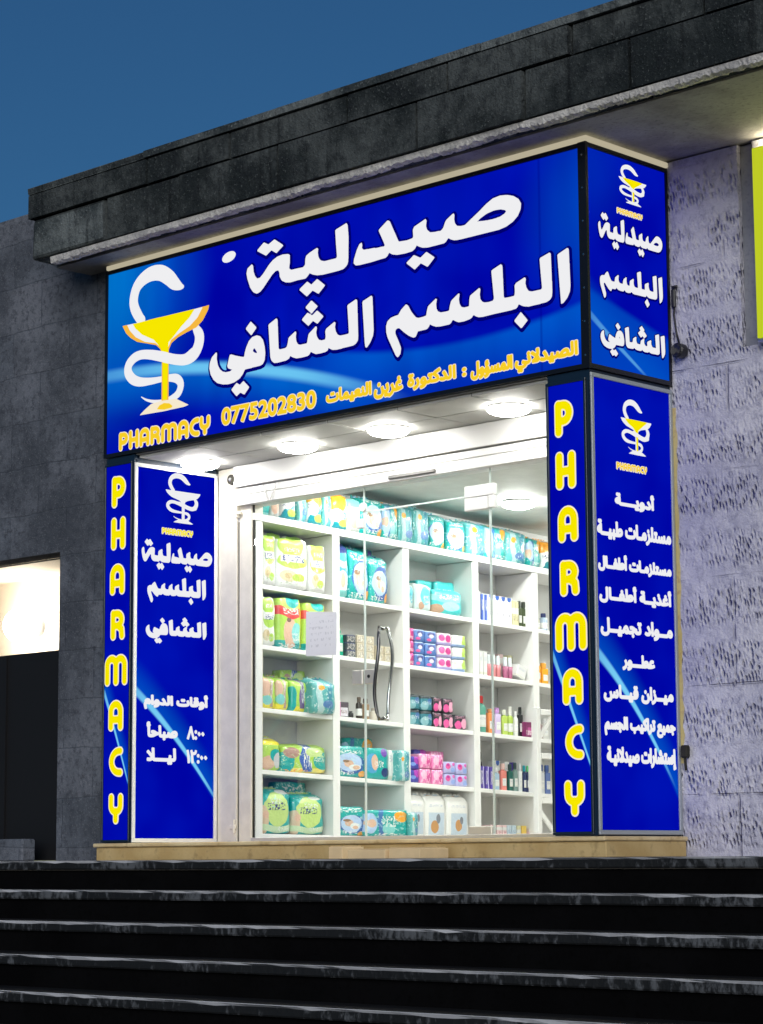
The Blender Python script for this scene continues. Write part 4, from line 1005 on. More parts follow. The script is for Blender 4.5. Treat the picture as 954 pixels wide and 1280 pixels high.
def notice_mat():
    m, nt, b = mat('notice_paper')
    x, y, z = xyz(nt, position(nt))
    n = noise(nt, position(nt, (70, 1, 30)), 1.0, 2)
    row = (z * 26.0)._op('FRACT')
    ink = n.ramp(0.52, 0.6) * row.ramp(0.35, 0.5) * row.ramp(0.95, 0.8) * (x + 2.86).abs().ramp(0.12, 0.10) * z.ramp(1.22, 1.24) * z.ramp(1.45, 1.43) * 0.35
    nt.links.new(mix(nt, ink, (0.78, 0.79, 0.84), (0.30, 0.32, 0.38)), b.inputs['Base Color'])
    b.inputs['Roughness'].default_value = 0.6
    return m
bm = B(); prism(bm, [(-3.003, 1.195), (-2.722, 1.185), (-2.719, 1.463), (-3.0, 1.486)], 'y', .7605, .7635)
tag(obj('notice_sheet', bm, notice_mat(), loc=(-2.86, .762, 1.19)), 'white paper notice taped to the inside of the left glass pane', 'notice')

# ------------------------------------------------------------------ room
SH = 0.039                                          # the shop floor and shelves fall gently towards the back
bm = B(); box(bm, -4.2, 3.5, .81, 8.0, -.12, -.005, shear=.004); structure(obj('shop_floor', bm, M_floor))
bm = B(); box(bm, -4.0, -3.885, .862, 8.0, -.2, 2.9); structure(obj('shop_wall', bm, M_shopwall))
bm = B(); box(bm, -4.0, 3.5, 7.9, 8.05, -.3, 2.9); structure(obj('shop_wall', bm, M_shopwall))
bm = B(); box(bm, 3.4, 3.5, 1.3, 7.89, -.3, 2.9); structure(obj('shop_wall', bm, M_shopwall))
CZ = 2.54
bm = B(); box(bm, -4.2, 3.5, .905, 8.05, CZ + .83 * SH, CZ + .83 * SH + .1, shear=SH); structure(obj('shop_ceiling', bm, M_ceil))
def ceil_z(y): return CZ - SH * (y - .83)
L_room = emit('shop_led_disc', (1.0, 0.985, 0.95), 150)
for i, (x, y) in enumerate(((-3.05, 2.98), (-3.05, 1.5), (-1.2, 1.6), (-1.2, 3.0), (-3.05, 4.6), (-1.2, 4.6), (.6, 2.2), (.6, 4.2))):
    if i == 0: lab = 'glowing round ceiling light inside the shop behind the glass door'
    else: lab = 'round ceiling light deeper inside the shop, hidden above the shutter box'
    downlight(x, y, ceil_z(y) - .004, .115, lab, L_room, 'ceiling lights in the shop')

# ------------------------------------------------------------------ shelving along the left wall
XF, XB = -3.50, -3.862
SY = [.80, 1.545, 2.255, 3.005, 3.69, 4.40, 5.10]        # divider centres
ROW = [2.19, 1.717, 1.31, .889, .478, .055]
def row_z(r, y): return ROW[r] - (SH if r < 5 else .014) * (y - .83)
un = thing('wall_shelving', 'white shelving unit of open bays along the left shop wall', 'shelves', (-3.68, 2.9, 0))
for i, y in enumerate(SY):
    w = .040 if i == 0 else .034
    bm = B(); box(bm, XB, XF, max(y - w, .782), y + w, -.25, row_z(0, y) - .05, .002); obj('divider', bm, M_melamine, un)
bm = B(); box(bm, XB, XF + .006, SY[0] - .04, SY[-1] + .04, ROW[0] - .048 + .83 * SH, ROW[0] + .83 * SH, .002, shear=SH); obj('top_board', bm, M_melamine, un)
for i in range(6):
    a, b_ = SY[i] + (.041 if i == 0 else .035), SY[i + 1] - .035
    for r in range(1, 6):
        bm = B()
        k = SH if r < 5 else .014
        box(bm, XB, XF - .004, a, b_, ROW[r] - .030 + .83 * k, ROW[r] + .83 * k, .002, shear=k); obj('shelf', bm, M_melamine, un)
bm = B(); box(bm, XB - .012, XB - .002, SY[0] - .03, SY[-1] + .03, -.2, 2.12); obj('back_panel', bm, M_shopwall, un)

# a white lattice rack in front of the fifth bay
ds = thing('display_rack', 'white lattice display rack with crossed braces beside the right column', 'rack', (-3.02, 3.4, 0))
xs0, y0, y1 = -3.0, 3.09, 3.75
def slope_bar(bm, za, zb, ya, yb, t=.024):
    prism(bm, [(ya, za - t), (yb, zb - t), (yb, zb + t), (ya, za + t)], 'x', xs0 - .018, xs0 - .004)
for y in (y0 + .02, y1):
    bm = B(); box(bm, xs0 - .045, xs0, y - .022, y + .022, -.10, .96, .003); obj('upright', bm, M_melamine, ds)
for z in (.93, .616, .296):
    bm = B(); box(bm, xs0 - .045, xs0 + .003, y0 + .045, y1 - .025, z - .024, z + .016, .003); obj('rail', bm, M_melamine, ds)
bm = B(); slope_bar(bm, .755, .935, y0 + .045, y0 + .21); obj('brace', bm, M_melamine, ds)
bm = B(); slope_bar(bm, .20, .045, y0 + .045, y0 + .21); obj('brace', bm, M_melamine, ds)

# ================================================================== GOODS
SPX = [300, 318, 327.5, 417, 505, 592, 668, 690, 720]
SPY = [.62, .765, .838, 1.51, 2.22, 2.97, 3.66, 3.88, 4.17]   # where the shelf front stands along the wall
def ypos(px): return float(np.interp(px, SPX, SPY))

_art = {}
def art(name, base, blobs, rough=0.28, coat=0.4, seed=0):
    """printed pack: blobs are (kind, cy, cz, ry, rz, colour) on the face"""
    if name in _art: return _art[name]
    m, nt, b = mat(name)
    tc = nt.nodes.new('ShaderNodeTexCoord')
    x, y, z = xyz(nt, tc.outputs['Generated'])
    w = noise(nt, tc.outputs['Generated'], 3.0, 2)
    col = None
    rv = random.Random(seed)
    for kind, cy, cz, ry, rz, c in blobs:
        if seed and kind in 'et':
            cy += rv.uniform(-.05, .05); cz += rv.uniform(-.04, .04); ry *= rv.uniform(.88, 1.14); rz *= rv.uniform(.88, 1.14)
        dy, dz = (y - cy) / ry, (z - cz) / rz
        if kind == 'e':
            mk = (dy * dy + dz * dz + (w - 0.5) * 0.6).ramp(1.05, 0.92)
        elif kind == 'r':
            mk = dy.abs().max(dz.abs()).ramp(1.02, 0.97)
        elif kind == 'w':      # waving band
            s_ = (y * 6.0 + cy * 9)._op('SINE')
            mk = (dz + s_ * 0.45).abs().ramp(1.03, 0.93) * dy.abs().ramp(1.02, 0.97)
        elif kind == 'v':      # waving vertical band
            s_ = (z * 6.0 + cz * 9)._op('SINE')
            mk = (dy + s_ * 0.45).abs().ramp(1.03, 0.93) * dz.abs().ramp(1.02, 0.97)
        elif kind == 'n':      # white highlights of crinkled film, painted into the colour
            nn = noise(nt, tc.outputs['Generated'], 9.0 + rv.random() * 3, 3, 0.6, 0.8)
            mk = dy.abs().max(dz.abs()).ramp(1.02, 0.8) * nn.ramp(0.56, 0.68)
        elif kind == 't':      # rows of small print
            sc = nt.nodes.new('ShaderNodeVectorMath'); sc.operation = 'MULTIPLY'
            nt.links.new(tc.outputs['Generated'], sc.inputs[0]); sc.inputs[1].default_value = (0, 2.6 / ry, 1.1 / rz)
            nn = noise(nt, sc.outputs[0], 1.6, 2, 0.6)
            mk = dy.abs().max(dz.abs()).ramp(1.02, 0.95) * nn.ramp(0.50, 0.56)
        col = mix(nt, mk, col if col is not None else base, c)
    nt.links.new(col, b.inputs['Base Color'])
    b.inputs['Roughness'].default_value = rough
    b.inputs['Coat Weight'].default_value = coat
    wr = noise(nt, tc.outputs['Generated'], 9, 4, 0.6, 0.6)
    bump(nt, b, wr, 0.5, 0.014)
    _art[name] = m
    return m

W_ = (.80, .80, .78)
TEAL, TEAL2, AQUA = (.0, .36, .34), (.0, .24, .30), (.22, .60, .58)
LIME, GRN, YELW, ORG = (.42, .66, .08), (.10, .42, .10), (.86, .74, .02), (.88, .36, .02)
NAVY, BLUE, SKIN, PINK = (.02, .035, .17), (.02, .10, .45), (.72, .46, .33), (.82, .10, .36)
LILAC, RED, BRN = (.46, .42, .78), (.70, .05, .04), (.20, .12, .08)
ARTS = {
 'orange_teal': (W_, [('e', .35, .95, .55, .55, ORG), ('e', .65, .02, .6, .42, TEAL2), ('e', .3, .38, .4, .16, W_), ('e', .7, .2, .3, .1, LIME), ('t', .35, .42, .25, .06, NAVY)]),
 'teal_white': (TEAL, [('e', .15, .98, .5, .28, W_), ('r', .5, .04, .6, .05, AQUA), ('e', .7, .45, .25, .2, (.02, .5, .46))]),
 'baby_side': ((.62, .64, .62), [('e', .5, .3, .4, .2, SKIN), ('r', .5, .8, .5, .12, AQUA), ('e', .6, .55, .3, .1, W_)]),
 'clear_side': ((.10, .42, .42), [('v', .30, .5, .12, .6, (.45, .66, .68)), ('v', .72, .5, .10, .6, (.04, .26, .36)), ('e', .6, .25, .22, .10, (.08, .2, .45)), ('e', .3, .7, .12, .08, ORG), ('n', .5, .5, .6, .6, (.72, .84, .84))]),
 'teal_oval': (TEAL, [('e', .55, .42, .44, .33, (.02, .10, .36)), ('e', .48, .45, .36, .29, (.46, .60, .84)), ('e', .40, .40, .15, .12, SKIN), ('e', .36, .50, .12, .05, (.30, .17, .09)), ('e', .60, .34, .17, .10, W_), ('e', .66, .28, .10, .06, SKIN), ('t', .5, .84, .38, .07, W_), ('t', .3, .93, .2, .03, AQUA), ('e', .86, .10, .13, .09, ORG), ('t', .4, .10, .3, .05, W_), ('n', .5, .5, .6, .6, (.50, .74, .72))]),
 'teal_sun': (TEAL, [('e', .78, .72, .17, .2, ORG), ('v', .3, .5, .06, .6, (.04, .16, .42)), ('e', .5, .25, .16, .22, AQUA), ('t', .52, .55, .16, .2, W_), ('e', .12, .5, .16, .4, (.40, .55, .78)), ('e', .12, .45, .09, .14, SKIN), ('t', .5, .1, .4, .05, W_), ('n', .5, .5, .6, .6, (.40, .68, .66))]),
 'teal_baby': (TEAL, [('e', .3, .5, .24, .34, (.08, .35, .62)), ('e', .34, .55, .15, .25, SKIN), ('e', .8, .82, .12, .12, (.16, .06, .38)), ('e', .8, .22, .14, .14, NAVY), ('t', .6, .5, .16, .12, W_)]),
 'blue_teal': ((.05, .30, .55), [('r', .5, .9, .6, .12, NAVY), ('e', .5, .3, .36, .18, W_), ('e', .5, .28, .2, .12, SKIN), ('w', .5, .6, .6, .06, (.5, .75, .85)), ('r', .5, .06, .6, .07, AQUA)]),
 'green_label': (W_, [('e', .5, .85, .42, .2, LIME), ('e', .5, .55, .42, .16, LIME), ('r', .5, .6, .36, .07, W_), ('t', .5, .6, .34, .06, NAVY), ('e', .35, .25, .25, .13, (.72, .60, .38)), ('e', .7, .2, .18, .08, LIME), ('e', .40, .27, .12, .06, (.55, .42, .22)), ('t', .5, .12, .4, .04, (.5, .55, .45)), ('t', .5, .78, .25, .04, W_)]),
 'lime_red': (LIME, [('r', .5, .06, .6, .09, TEAL), ('e', .45, .3, .32, .26, SKIN), ('e', .75, .28, .22, .22, AQUA), ('w', .5, .70, .5, .09, RED), ('t', .5, .70, .4, .06, W_), ('e', .6, .95, .3, .14, TEAL), ('r', .97, .5, .05, .6, YELW), ('e', .45, .50, .13, .09, SKIN), ('e', .44, .56, .11, .04, BRN), ('t', .75, .2, .18, .10, W_), ('t', .4, .05, .35, .04, W_)]),
 'lime_purple': (LIME, [('r', .5, .06, .6, .1, YELW), ('e', .9, .45, .34, .34, TEAL), ('e', .12, .4, .14, .4, TEAL), ('v', .5, .6, .12, .5, (.14, .08, .26)), ('t', .5, .6, .10, .4, W_), ('e', .75, .8, .14, .16, LIME)]),
 'lime_brown': (LIME, [('r', .5, .06, .6, .12, YELW), ('e', .25, .62, .26, .28, SKIN), ('v', .62, .55, .10, .5, (.42, .28, .22)), ('t', .62, .55, .08, .4, W_), ('e', .3, .28, .3, .14, AQUA)]),
 'lime_blue': (LIME, [('r', .5, .05, .6, .12, (.85, .72, .15)), ('e', .92, .4, .26, .3, TEAL), ('e', .08, .3, .2, .34, TEAL), ('e', .25, .7, .15, .18, (.42, .24, .18)), ('v', .52, .55, .11, .5, BLUE), ('t', .52, .55, .09, .42, W_), ('e', .72, .75, .2, .16, (.6, .75, .3)), ('t', .3, .05, .25, .05, ORG), ('t', .8, .5, .12, .06, W_), ('n', .5, .5, .6, .6, (.62, .78, .42))]),
 'yellow_top': (LIME, [('r', .5, .9, .6, .12, YELW), ('e', .3, .25, .3, .2, SKIN), ('e', .65, .5, .3, .2, TEAL), ('e', .75, .3, .22, .22, (.6, .6, .62))]),
 'teal_lime': (TEAL, [('e', .5, .55, .36, .34, (.55, .72, .22)), ('t', .5, .58, .26, .08, NAVY), ('t', .5, .68, .2, .05, W_), ('e', .1, .25, .15, .35, (.66, .50, .34)), ('w', .5, .12, .6, .07, (.55, .70, .45)), ('e', .75, .9, .2, .05, W_), ('e', .12, .42, .08, .08, SKIN), ('t', .7, .12, .2, .05, W_), ('n', .5, .8, .6, .25, (.50, .76, .72))]),
 'teal_pile': ((.05, .50, .50), [('e', .2, .2, .2, .2, (.45, .28, .18)), ('w', .5, .6, .5, .12, AQUA), ('e', .6, .3, .3, .2, (.35, .72, .75)), ('t', .5, .7, .3, .1, W_)]),
 'pale_pile': ((.60, .72, .70), [('e', .3, .15, .16, .16, (.55, .33, .22)), ('e', .65, .55, .3, .3, (.12, .55, .66)), ('t', .6, .35, .2, .16, W_)]),
 'pink_hearts': (PINK, [('e', .3, .6, .18, .24, (.9, .5, .65)), ('e', .7, .5, .18, .28, (.5, .02, .2)), ('t', .5, .25, .4, .12, W_)]),
 'blue_hearts': ((.10, .22, .55), [('e', .5, .7, .3, .2, (.05, .06, .25)), ('e', .5, .55, .2, .16, (.75, .70, .85)), ('e', .3, .25, .2, .12, PINK), ('r', .5, .95, .6, .05, (.5, .65, .85))]),
 'pink_white': ((.85, .72, .78), [('e', .28, .6, .2, .3, PINK), ('e', .72, .55, .2, .3, (.62, .03, .25)), ('r', .5, .1, .6, .12, LILAC)]),
 'white_lime': (W_, [('e', .85, .5, .2, .5, (.5, .72, .12)), ('t', .4, .7, .3, .12, (.55, .65, .5)), ('r', .4, .1, .5, .12, (.3, .45, .75))]),
 'navy_teal': ((.02, .20, .26), [('e', .3, .3, .3, .3, (.25, .50, .55)), ('r', .5, .9, .6, .12, (.01, .02, .03)), ('e', .75, .6, .2, .2, (.05, .15, .4)), ('t', .5, .5, .4, .12, (.6, .7, .75))]),
 'black_pink': ((.015, .01, .02), [('e', .3, .3, .25, .28, PINK), ('e', .75, .4, .22, .34, (.9, .42, .58)), ('t', .5, .8, .4, .1, (.5, .2, .3))]),
 'purple_blue': ((.05, .05, .42), [('r', .8, .7, .3, .3, (.42, .03, .42)), ('e', .4, .4, .25, .14, (.2, .35, .8))]),
 'pink_pattern': ((.86, .22, .50), [('e', .3, .6, .2, .3, (.95, .60, .76)), ('e', .75, .4, .2, .3, (.70, .06, .30)), ('t', .5, .5, .5, .5, (.95, .5, .7))]),
 'lilac_hearts': ((.50, .50, .82), [('e', .3, .6, .2, .26, PINK), ('e', .3, .72, .12, .1, (.5, .02, .3)), ('e', .75, .3, .2, .2, (.32, .45, .85)), ('e', .8, .75, .14, .14, (.75, .10, .45))]),
 'cotton_sack': ((.80, .79, .76), [('r', .52, .33, .36, .26, (.52, .62, .72)), ('e', .45, .28, .16, .14, (.55, .28, .10)), ('e', .62, .42, .08, .1, (.20, .22, .26)), ('t', .5, .72, .3, .03, (.5, .55, .65))]),
 'white_blue_box': (W_, [('e', .5, .95, .36, .12, BLUE), ('t', .5, .35, .3, .05, NAVY)]),
 'blue_box': ((.05, .12, .50), [('r', .8, .5, .2, .6, (.6, .65, .8)), ('t', .4, .6, .3, .2, W_)]),
 'white_box': (W_, [('t', .5, .7, .35, .1, (.45, .5, .6)), ('r', .5, .1, .6, .05, (.7, .7, .6))]),
 'cream_box': ((.70, .66, .40), [('r', .5, .6, .6, .12, W_), ('t', .5, .3, .3, .1, BRN)]),
 'beige_stack': ((.62, .54, .40), [('e', .5, .5, .25, .35, (.75, .70, .60)), ('t', .5, .5, .4, .4, (.3, .26, .2))]),
 'dark_stack': ((.05, .06, .07), [('t', .5, .5, .45, .45, (.45, .42, .38)), ('r', .5, .95, .6, .1, (.02, .03, .1))]),
 'maroon_box': ((.20, .01, .10), [('r', .6, .4, .3, .25, (.5, .06, .28)), ('t', .5, .3, .4, .15, W_)]),
 'purple_box': ((.08, .04, .36), [('v', .7, .5, .12, .6, (.55, .5, .8)), ('t', .4, .5, .25, .3, W_)]),
 'pale_pink_box': ((.80, .58, .58), [('r', .5, .75, .6, .1, W_), ('t', .5, .4, .35, .2, (.5, .2, .25))]),
 'grey_tray': ((.42, .40, .38), [('r', .5, .85, .6, .1, (.3, .28, .27))]),
 'pale_blue_box': ((.55, .66, .74), [('t', .5, .5, .4, .2, (.2, .3, .45))]),
 'yellow_box': ((.86, .58, .10), [('r', .5, .3, .6, .15, W_)]),
 'phone_box': ((.07, .05, .07), [('r', .5, .35, .4, .28, (.7, .66, .72)), ('r', .1, .5, .1, .5, (.6, .25, .45)), ('t', .5, .35, .3, .12, BRN)]),
}
def A(n, seed=0): return art('print_' + n + ('_%d' % seed if seed else ''), *ARTS[n], seed=seed)

def bag_bm(w, h, d, seed, bulge=.22, taper=True, e=7.0):
    bm = B()
    bmesh.ops.create_cube(bm, size=2.0)
    bmesh.ops.subdivide_edges(bm, edges=bm.edges[:], cuts=7, use_grid_fill=True)
    rng = random.Random(seed)
    ph = [rng.random() * 6 for _ in range(6)]
    for v in bm.verts:
        x, y, z = v.co
        r = (abs(x) ** e + abs(y) ** e + abs(z) ** e) ** (1 / e)
        x, y, z = x / r, y / r, z / r
        bl = (1 - y ** 4) * (1 - z ** 4)
        k = 1 - bulge + bulge * bl
        if taper and z > .72: k *= 1 - (z - .72) / .28 * .6
        x *= k
        y *= 1 - .04 * z + .02 * math.sin(z * 4 + ph[0])
        x += .03 * math.sin(y * 5 + ph[1]) * math.sin(z * 5 + ph[2]) + .02 * math.sin(y * 11 + z * 7 + ph[3])
        z += .02 * math.sin(y * 6 + ph[4]) * (1 if z > .5 else 0)
        v.co = (x * d / 2, y * w / 2, (z + 1) * h / 2)
    return bm

def carton_bm(w, h, d):
    bm = B(); box(bm, -d / 2, d / 2, -w / 2, w / 2, 0, h, min(.004, w * .06), 2)
    return bm

ORD = ['leftmost', 'second from left', 'third from left', 'fourth from left', 'fifth from left', 'sixth from left', 'seventh from left', 'eighth from left',
       'ninth from left', 'tenth from left', 'eleventh from left', 'twelfth from left', 'thirteenth from left', 'fourteenth from left', 'fifteenth from left', 'sixteenth from left', 'seventeenth from left']
ROWN = ['top ledge', 'highest shelf', 'second shelf', 'third shelf', 'fourth shelf', 'bottom shelf']
BAYN = ['first bay', 'second bay', 'third bay', 'fourth bay', 'fifth bay']
_cnt = {}
def where(r, b, extra=''):
    k = (r, b, extra); i = _cnt.get(k, 0); _cnt[k] = i + 1
    o = ORD[i]
    if extra: o = extra + ' ' + o
    return f'{o} on the {ROWN[r]}' if r == 0 else f'{o}, {ROWN[r]}, {BAYN[b]}'

_seed = [100]
def put(o, r, y, dz=0.0, front=.02, depth=.2, rz=0.0, tilt=0.0):
    """stand a thing drawn round the origin (base at z 0) on shelf r"""
    o.location = (XF - front - depth / 2, y + .95 * front, row_z(r, y) + dz + .001)
    o.rotation_euler = (tilt, 0, rz)
    return o

def pack(r, b, x0, x1, h, design, desc, cat='diaper pack', depth=.24, dz=0, front=.02, extra='', rz=None, group=None, taper=True, seal=True):
    """soft bag or wrapped pack between two survey positions"""
    y0, y1 = ypos(x0), ypos(x1); w = (y1 - y0) * .97
    _seed[0] += 1; rng = random.Random(_seed[0])
    o = obj('product_pack', bag_bm(w, h, depth, _seed[0], .13 if taper else .07, taper, 12.0 if taper else 18.0), A(design, _seed[0] if h > .12 else 0), None, loc=(0, 0, 0), smooth=True)
    tag(o, f'{desc}, {where(r, b, extra)}', cat, group or f'{cat}s on the shop shelves')
    if taper and seal and h > .2:
        bm = B(); z = h * .985
        n = 14
        for i in range(n):
            y = -w * .44 + w * .88 * i / n
            box(bm, -.004, .004, y, y + w * .88 / n - .002, z, z + .018 + .006 * math.sin(i * 2.1 + _seed[0]))
        obj('top_seal', bm, A(design, _seed[0]), o, loc=(0, 0, 0))
    return put(o, r, (y0 + y1) / 2, dz, front, depth, rng.uniform(-.06, .06) if rz is None else rz)

def carton(r, b, x0, x1, h, design, desc, cat='box', depth=.14, dz=0, front=.05, extra='', rz=0.0, tilt=0.0, group=None):
    y0, y1 = ypos(x0), ypos(x1); w = (y1 - y0) * .95
    o = obj('product_box', carton_bm(w, h, depth), A(design), None, loc=(0, 0, 0))
    tag(o, f'{desc}, {where(r, b, extra)}', cat, group or 'boxes on the shop shelves')
    return put(o, r, (y0 + y1) / 2, dz, front, depth, rz, tilt)

_liq = {}
def bottle(r, b, x0, x1, h, col, capcol, desc, cat='bottle', shape='round', front=.06, cap_h=.22, extra='', group=None):
    y0, y1 = ypos(x0), ypos(x1); rad = (y1 - y0) * .47
    if col not in _liq: _liq[col] = plain('bottle_plastic', col, .25)
    if capcol not in _liq: _liq[capcol] = plain('cap_plastic', capcol, .35)
    hb = h * (1 - cap_h)
    bm = B()
    if shape == 'round': lathe(bm, [(rad * .9, 0), (rad, .01), (rad, hb * .84), (rad * .86, hb * .93), (rad * .5, hb * .98), (rad * .46, hb)], (0, 0, 0), 16)
    elif shape == 'tube': lathe(bm, [(rad * .75, 0), (rad * .85, .01), (rad * .98, hb * .6), (rad, hb)], (0, 0, 0), 14)
    else:
        box(bm, -rad * .6, rad * .6, -rad, rad, 0, hb * .95, rad * .22, 3); lathe(bm, [(rad * .5, hb * .95), (rad * .48, hb)], (0, 0, 0), 12)
    o = obj('product_bottle', bm, _liq[col], None, loc=(0, 0, 0), smooth=True)
    tag(o, f'{desc}, {where(r, b, extra)}', cat, group or 'bottles on the shop shelves')
    bm = B(); cr = rad * (.62 if shape != 'tube' else .75)
    lathe(bm, [(cr, hb), (cr, h * .97), (cr * .85, h)], (0, 0, 0), 14); obj('cap', bm, _liq[capcol], o, loc=(0, 0, 0), smooth=False)
    if shape != 'tube' and h > .1:
        bm = B(); k = 1.015
        if shape == 'round': lathe(bm, [(rad * k, hb * .2), (rad * k, hb * .6)], (0, 0, 0), 16)
        else: box(bm, rad * .6 + .0005, rad * .6 + .002, -rad * .7, rad * .7, hb * .22, hb * .58)
        obj('label', bm, A('white_box'), o, loc=(0, 0, 0))
    return put(o, r, (y0 + y1) / 2, 0, front, rad * 2)

# --- top ledge
T = [(319, 339, .24, 'teal_white', 'teal diaper pack with white corner'), (340, 351, .25, 'baby_side', 'pale pack side with baby print'),
     (352, 371, .27, 'orange_teal', 'white diaper pack with orange and teal swirls'), (372, 385, .26, 'clear_side', 'clear wrapped diaper pack turned sideways'),
     (386, 405, .27, 'orange_teal', 'white diaper pack with orange and teal swirls'), (406, 417, .25, 'clear_side', 'clear wrapped diaper pack turned sideways'),
     (418, 437, .26, 'orange_teal', 'white diaper pack with orange and teal swirls'), (438, 454, .25, 'baby_side', 'pale pack side with baby print'),
     (456, 482, .27, 'teal_oval', 'teal diaper pack with pale oval'), (483, 501, .26, 'teal_sun', 'teal diaper pack with orange sun'),
     (502, 520, .26, 'clear_side', 'clear wrapped diaper pack turned sideways'), (521, 540, .27, 'clear_side', 'clear wrapped diaper pack turned sideways'),
     (541, 560, .25, 'teal_oval', 'teal diaper pack with pale oval'), (562, 586, .235, 'teal_oval', 'teal diaper pack with pale oval'),
     (588, 611, .25, 'clear_side', 'clear wrapped diaper pack turned sideways'), (612, 637, .25, 'teal_sun', 'teal diaper pack with orange sun'),
     (639, 663, .25, 'clear_side', 'clear wrapped diaper pack turned sideways')]
for x0, x1, h, d, s_ in T: pack(0, 0, x0 - .5, x1 + .6, h * 1.05, d, s_, depth=.28)
_cnt[(0, 0, '')] = 0
for (x0, x1, d), s_ in zip(((665, 680, 'teal_sun'), (681, 700, 'orange_teal')), ('teal diaper pack nearest the right column sign,', 'orange diaper pack partly behind the right column sign,')):
    o = pack(0, 0, x0, x1, .23, d, 'x'); o['label'] = s_ + ' on the top ledge'

# --- first bay
pack(1, 0, 329, 345, .34, 'green_label', 'white and green pack with dark label', taper=False, front=.008)
pack(1, 0, 347, 386, .345, 'green_label', 'white and green pack with dark label', taper=False, front=.008)
pack(1, 0, 387, 409, .33, 'green_label', 'white and green pack with dark label', taper=False, front=.008)
pack(2, 0, 329, 345, .33, 'green_label', 'white and green pack with dark label', taper=False, front=.008)
pack(2, 0, 347, 378, .345, 'lime_red', 'lime pack with red brand band and baby', taper=False, front=.008)
pack(2, 0, 380, 409, .335, 'lime_red', 'lime pack with red brand band and baby', taper=False, front=.008)
pack(3, 0, 329, 346, .225, 'lime_brown', 'lime pack with yellow foot and baby')
pack(3, 0, 347, 363, .225, 'lime_brown', 'lime pack with brown brand band')
pack(3, 0, 364, 391, .225, 'lime_purple', 'lime and teal pack with purple band')
pack(3, 0, 392, 422, .235, 'clear_side', 'clear teal wrapped pack jutting out', front=-.06, rz=.0)
pack(4, 0, 329, 352, .215, 'yellow_top', 'small lime pack with yellow top')
pack(4, 0, 354, 411, .20, 'lime_blue', 'long lime pack with blue brand band')
pack(5, 0, 329, 365, .30, 'teal_lime', 'teal pack with lime round label')
pack(5, 0, 367, 407, .275, 'teal_lime', 'teal pack with lime round label')
# --- second bay
pack(1, 1, 422, 438, .395, 'blue_teal', 'blue diaper pack with navy top')
pack(1, 1, 439, 464, .37, 'teal_oval', 'teal diaper pack with pale oval')
pack(1, 1, 465, 488, .34, 'teal_oval', 'teal diaper pack with pale oval')
bottle(2, 1, 423, 433, .185, (.02, .36, .22), (.02, .30, .18), 'green bottle', shape='flat', cap_h=.12)
for i in range(3): carton(2, 1, 434, 446, .052, 'dark_stack', 'small dark carton', dz=.053 * i, extra=('lower', 'middle', 'upper')[i])
for k, (a, c) in enumerate(((447, 458), (459, 469), (471, 481), (482, 490))):
    for i in range(3 if k < 2 else 2): carton(2, 1, a, c, .055, 'beige_stack', 'small beige carton', dz=.056 * i, extra=('lower', 'middle', 'upper')[i])
carton(3, 1, 424, 437, .105, 'phone_box', 'dark boxed device with pale front')
bottle(3, 1, 439, 444, .05, (.02, .02, .02), (.05, .05, .05), 'tiny black jar')
bottle(3, 1, 449, 455, .155, (.03, .02, .015), (.10, .07, .05), 'slim dark bottle')
bottle(3, 1, 457, 464, .15, (.30, .20, .12), (.12, .08, .06), 'brown bottle', shape='flat')
bottle(3, 1, 467, 474, .09, (.55, .50, .42), (.4, .36, .3), 'small beige jar')
pack(4, 1, 421, 457, .215, 'teal_oval', 'teal diaper pack with pale oval', taper=False)
pack(4, 1, 458, 487, .22, 'teal_baby', 'teal diaper pack with baby and paw prints', taper=False)
pack(4, 1, 488, 498, .215, 'white_box', 'white pack edge beside the teal packs', taper=False)
pack(4, 1, 499, 512, .215, 'clear_side', 'clear teal wrapped pack jutting out', taper=False, front=-.05)
pack(5, 1, 421, 457, .20, 'teal_oval', 'teal diaper pack with pale oval', taper=False)
pack(5, 1, 459, 511, .185, 'teal_sun', 'wide teal diaper pack with orange sun', taper=False, front=-.03)
pack(5, 1, 512, 521, .17, 'clear_side', 'clear teal wrapped pack jutting out', taper=False, front=-.06)
# --- third bay
pack(1, 2, 510, 519, .19, 'pale_pile', 'pale wipes pack standing')
pack(1, 2, 521, 541, .20, 'pale_pile', 'pale wipes pack with round picture', front=.02, depth=.14)
pack(1, 2, 543, 580, .185, 'teal_pile', 'teal wipes pack with small face', front=.03, depth=.14)
pack(1, 2, 524, 545, .25, 'teal_pile', 'teal wipes pack behind', front=.18, depth=.10, extra='back row', taper=False)
pack(1, 2, 547, 574, .265, 'teal_pile', 'teal wipes pack behind', front=.18, depth=.10, extra='back row', taper=False)
for (a, c, d, s_) in ((510, 519, 'pink_hearts', 'pink tissue pack with hearts'), (520, 532, 'blue_hearts', 'blue tissue pack'), (533, 547, 'blue_hearts', 'blue tissue pack'),
                      (548, 566, 'pink_white', 'white tissue pack with pink hearts'), (567, 584, 'white_lime', 'white and lime tissue pack')):
    for i in range(3):
        pack(2, 2, a, c, .088, d, s_, 'tissue pack', depth=.18, dz=.0895 * i, extra=('lower', 'middle', 'upper')[i], taper=False, rz=0)
for (a, c, d, s_, n) in ((511, 526, 'navy_teal', 'teal and black pad pack', 2), (527, 541, 'navy_teal', 'teal and black pad pack', 2), (542, 553, 'black_pink', 'black and pink pad pack', 2),
                         (554, 567, 'black_pink', 'black and pink pad pack', 2), (568, 584, 'black_pink', 'black and pink pad pack', 1)):
    for i in range(n):
        pack(3, 2, a, c, .108, d, s_, 'pad pack', depth=.16, dz=.1095 * i, extra=('lower', 'upper')[i], taper=False, rz=0)
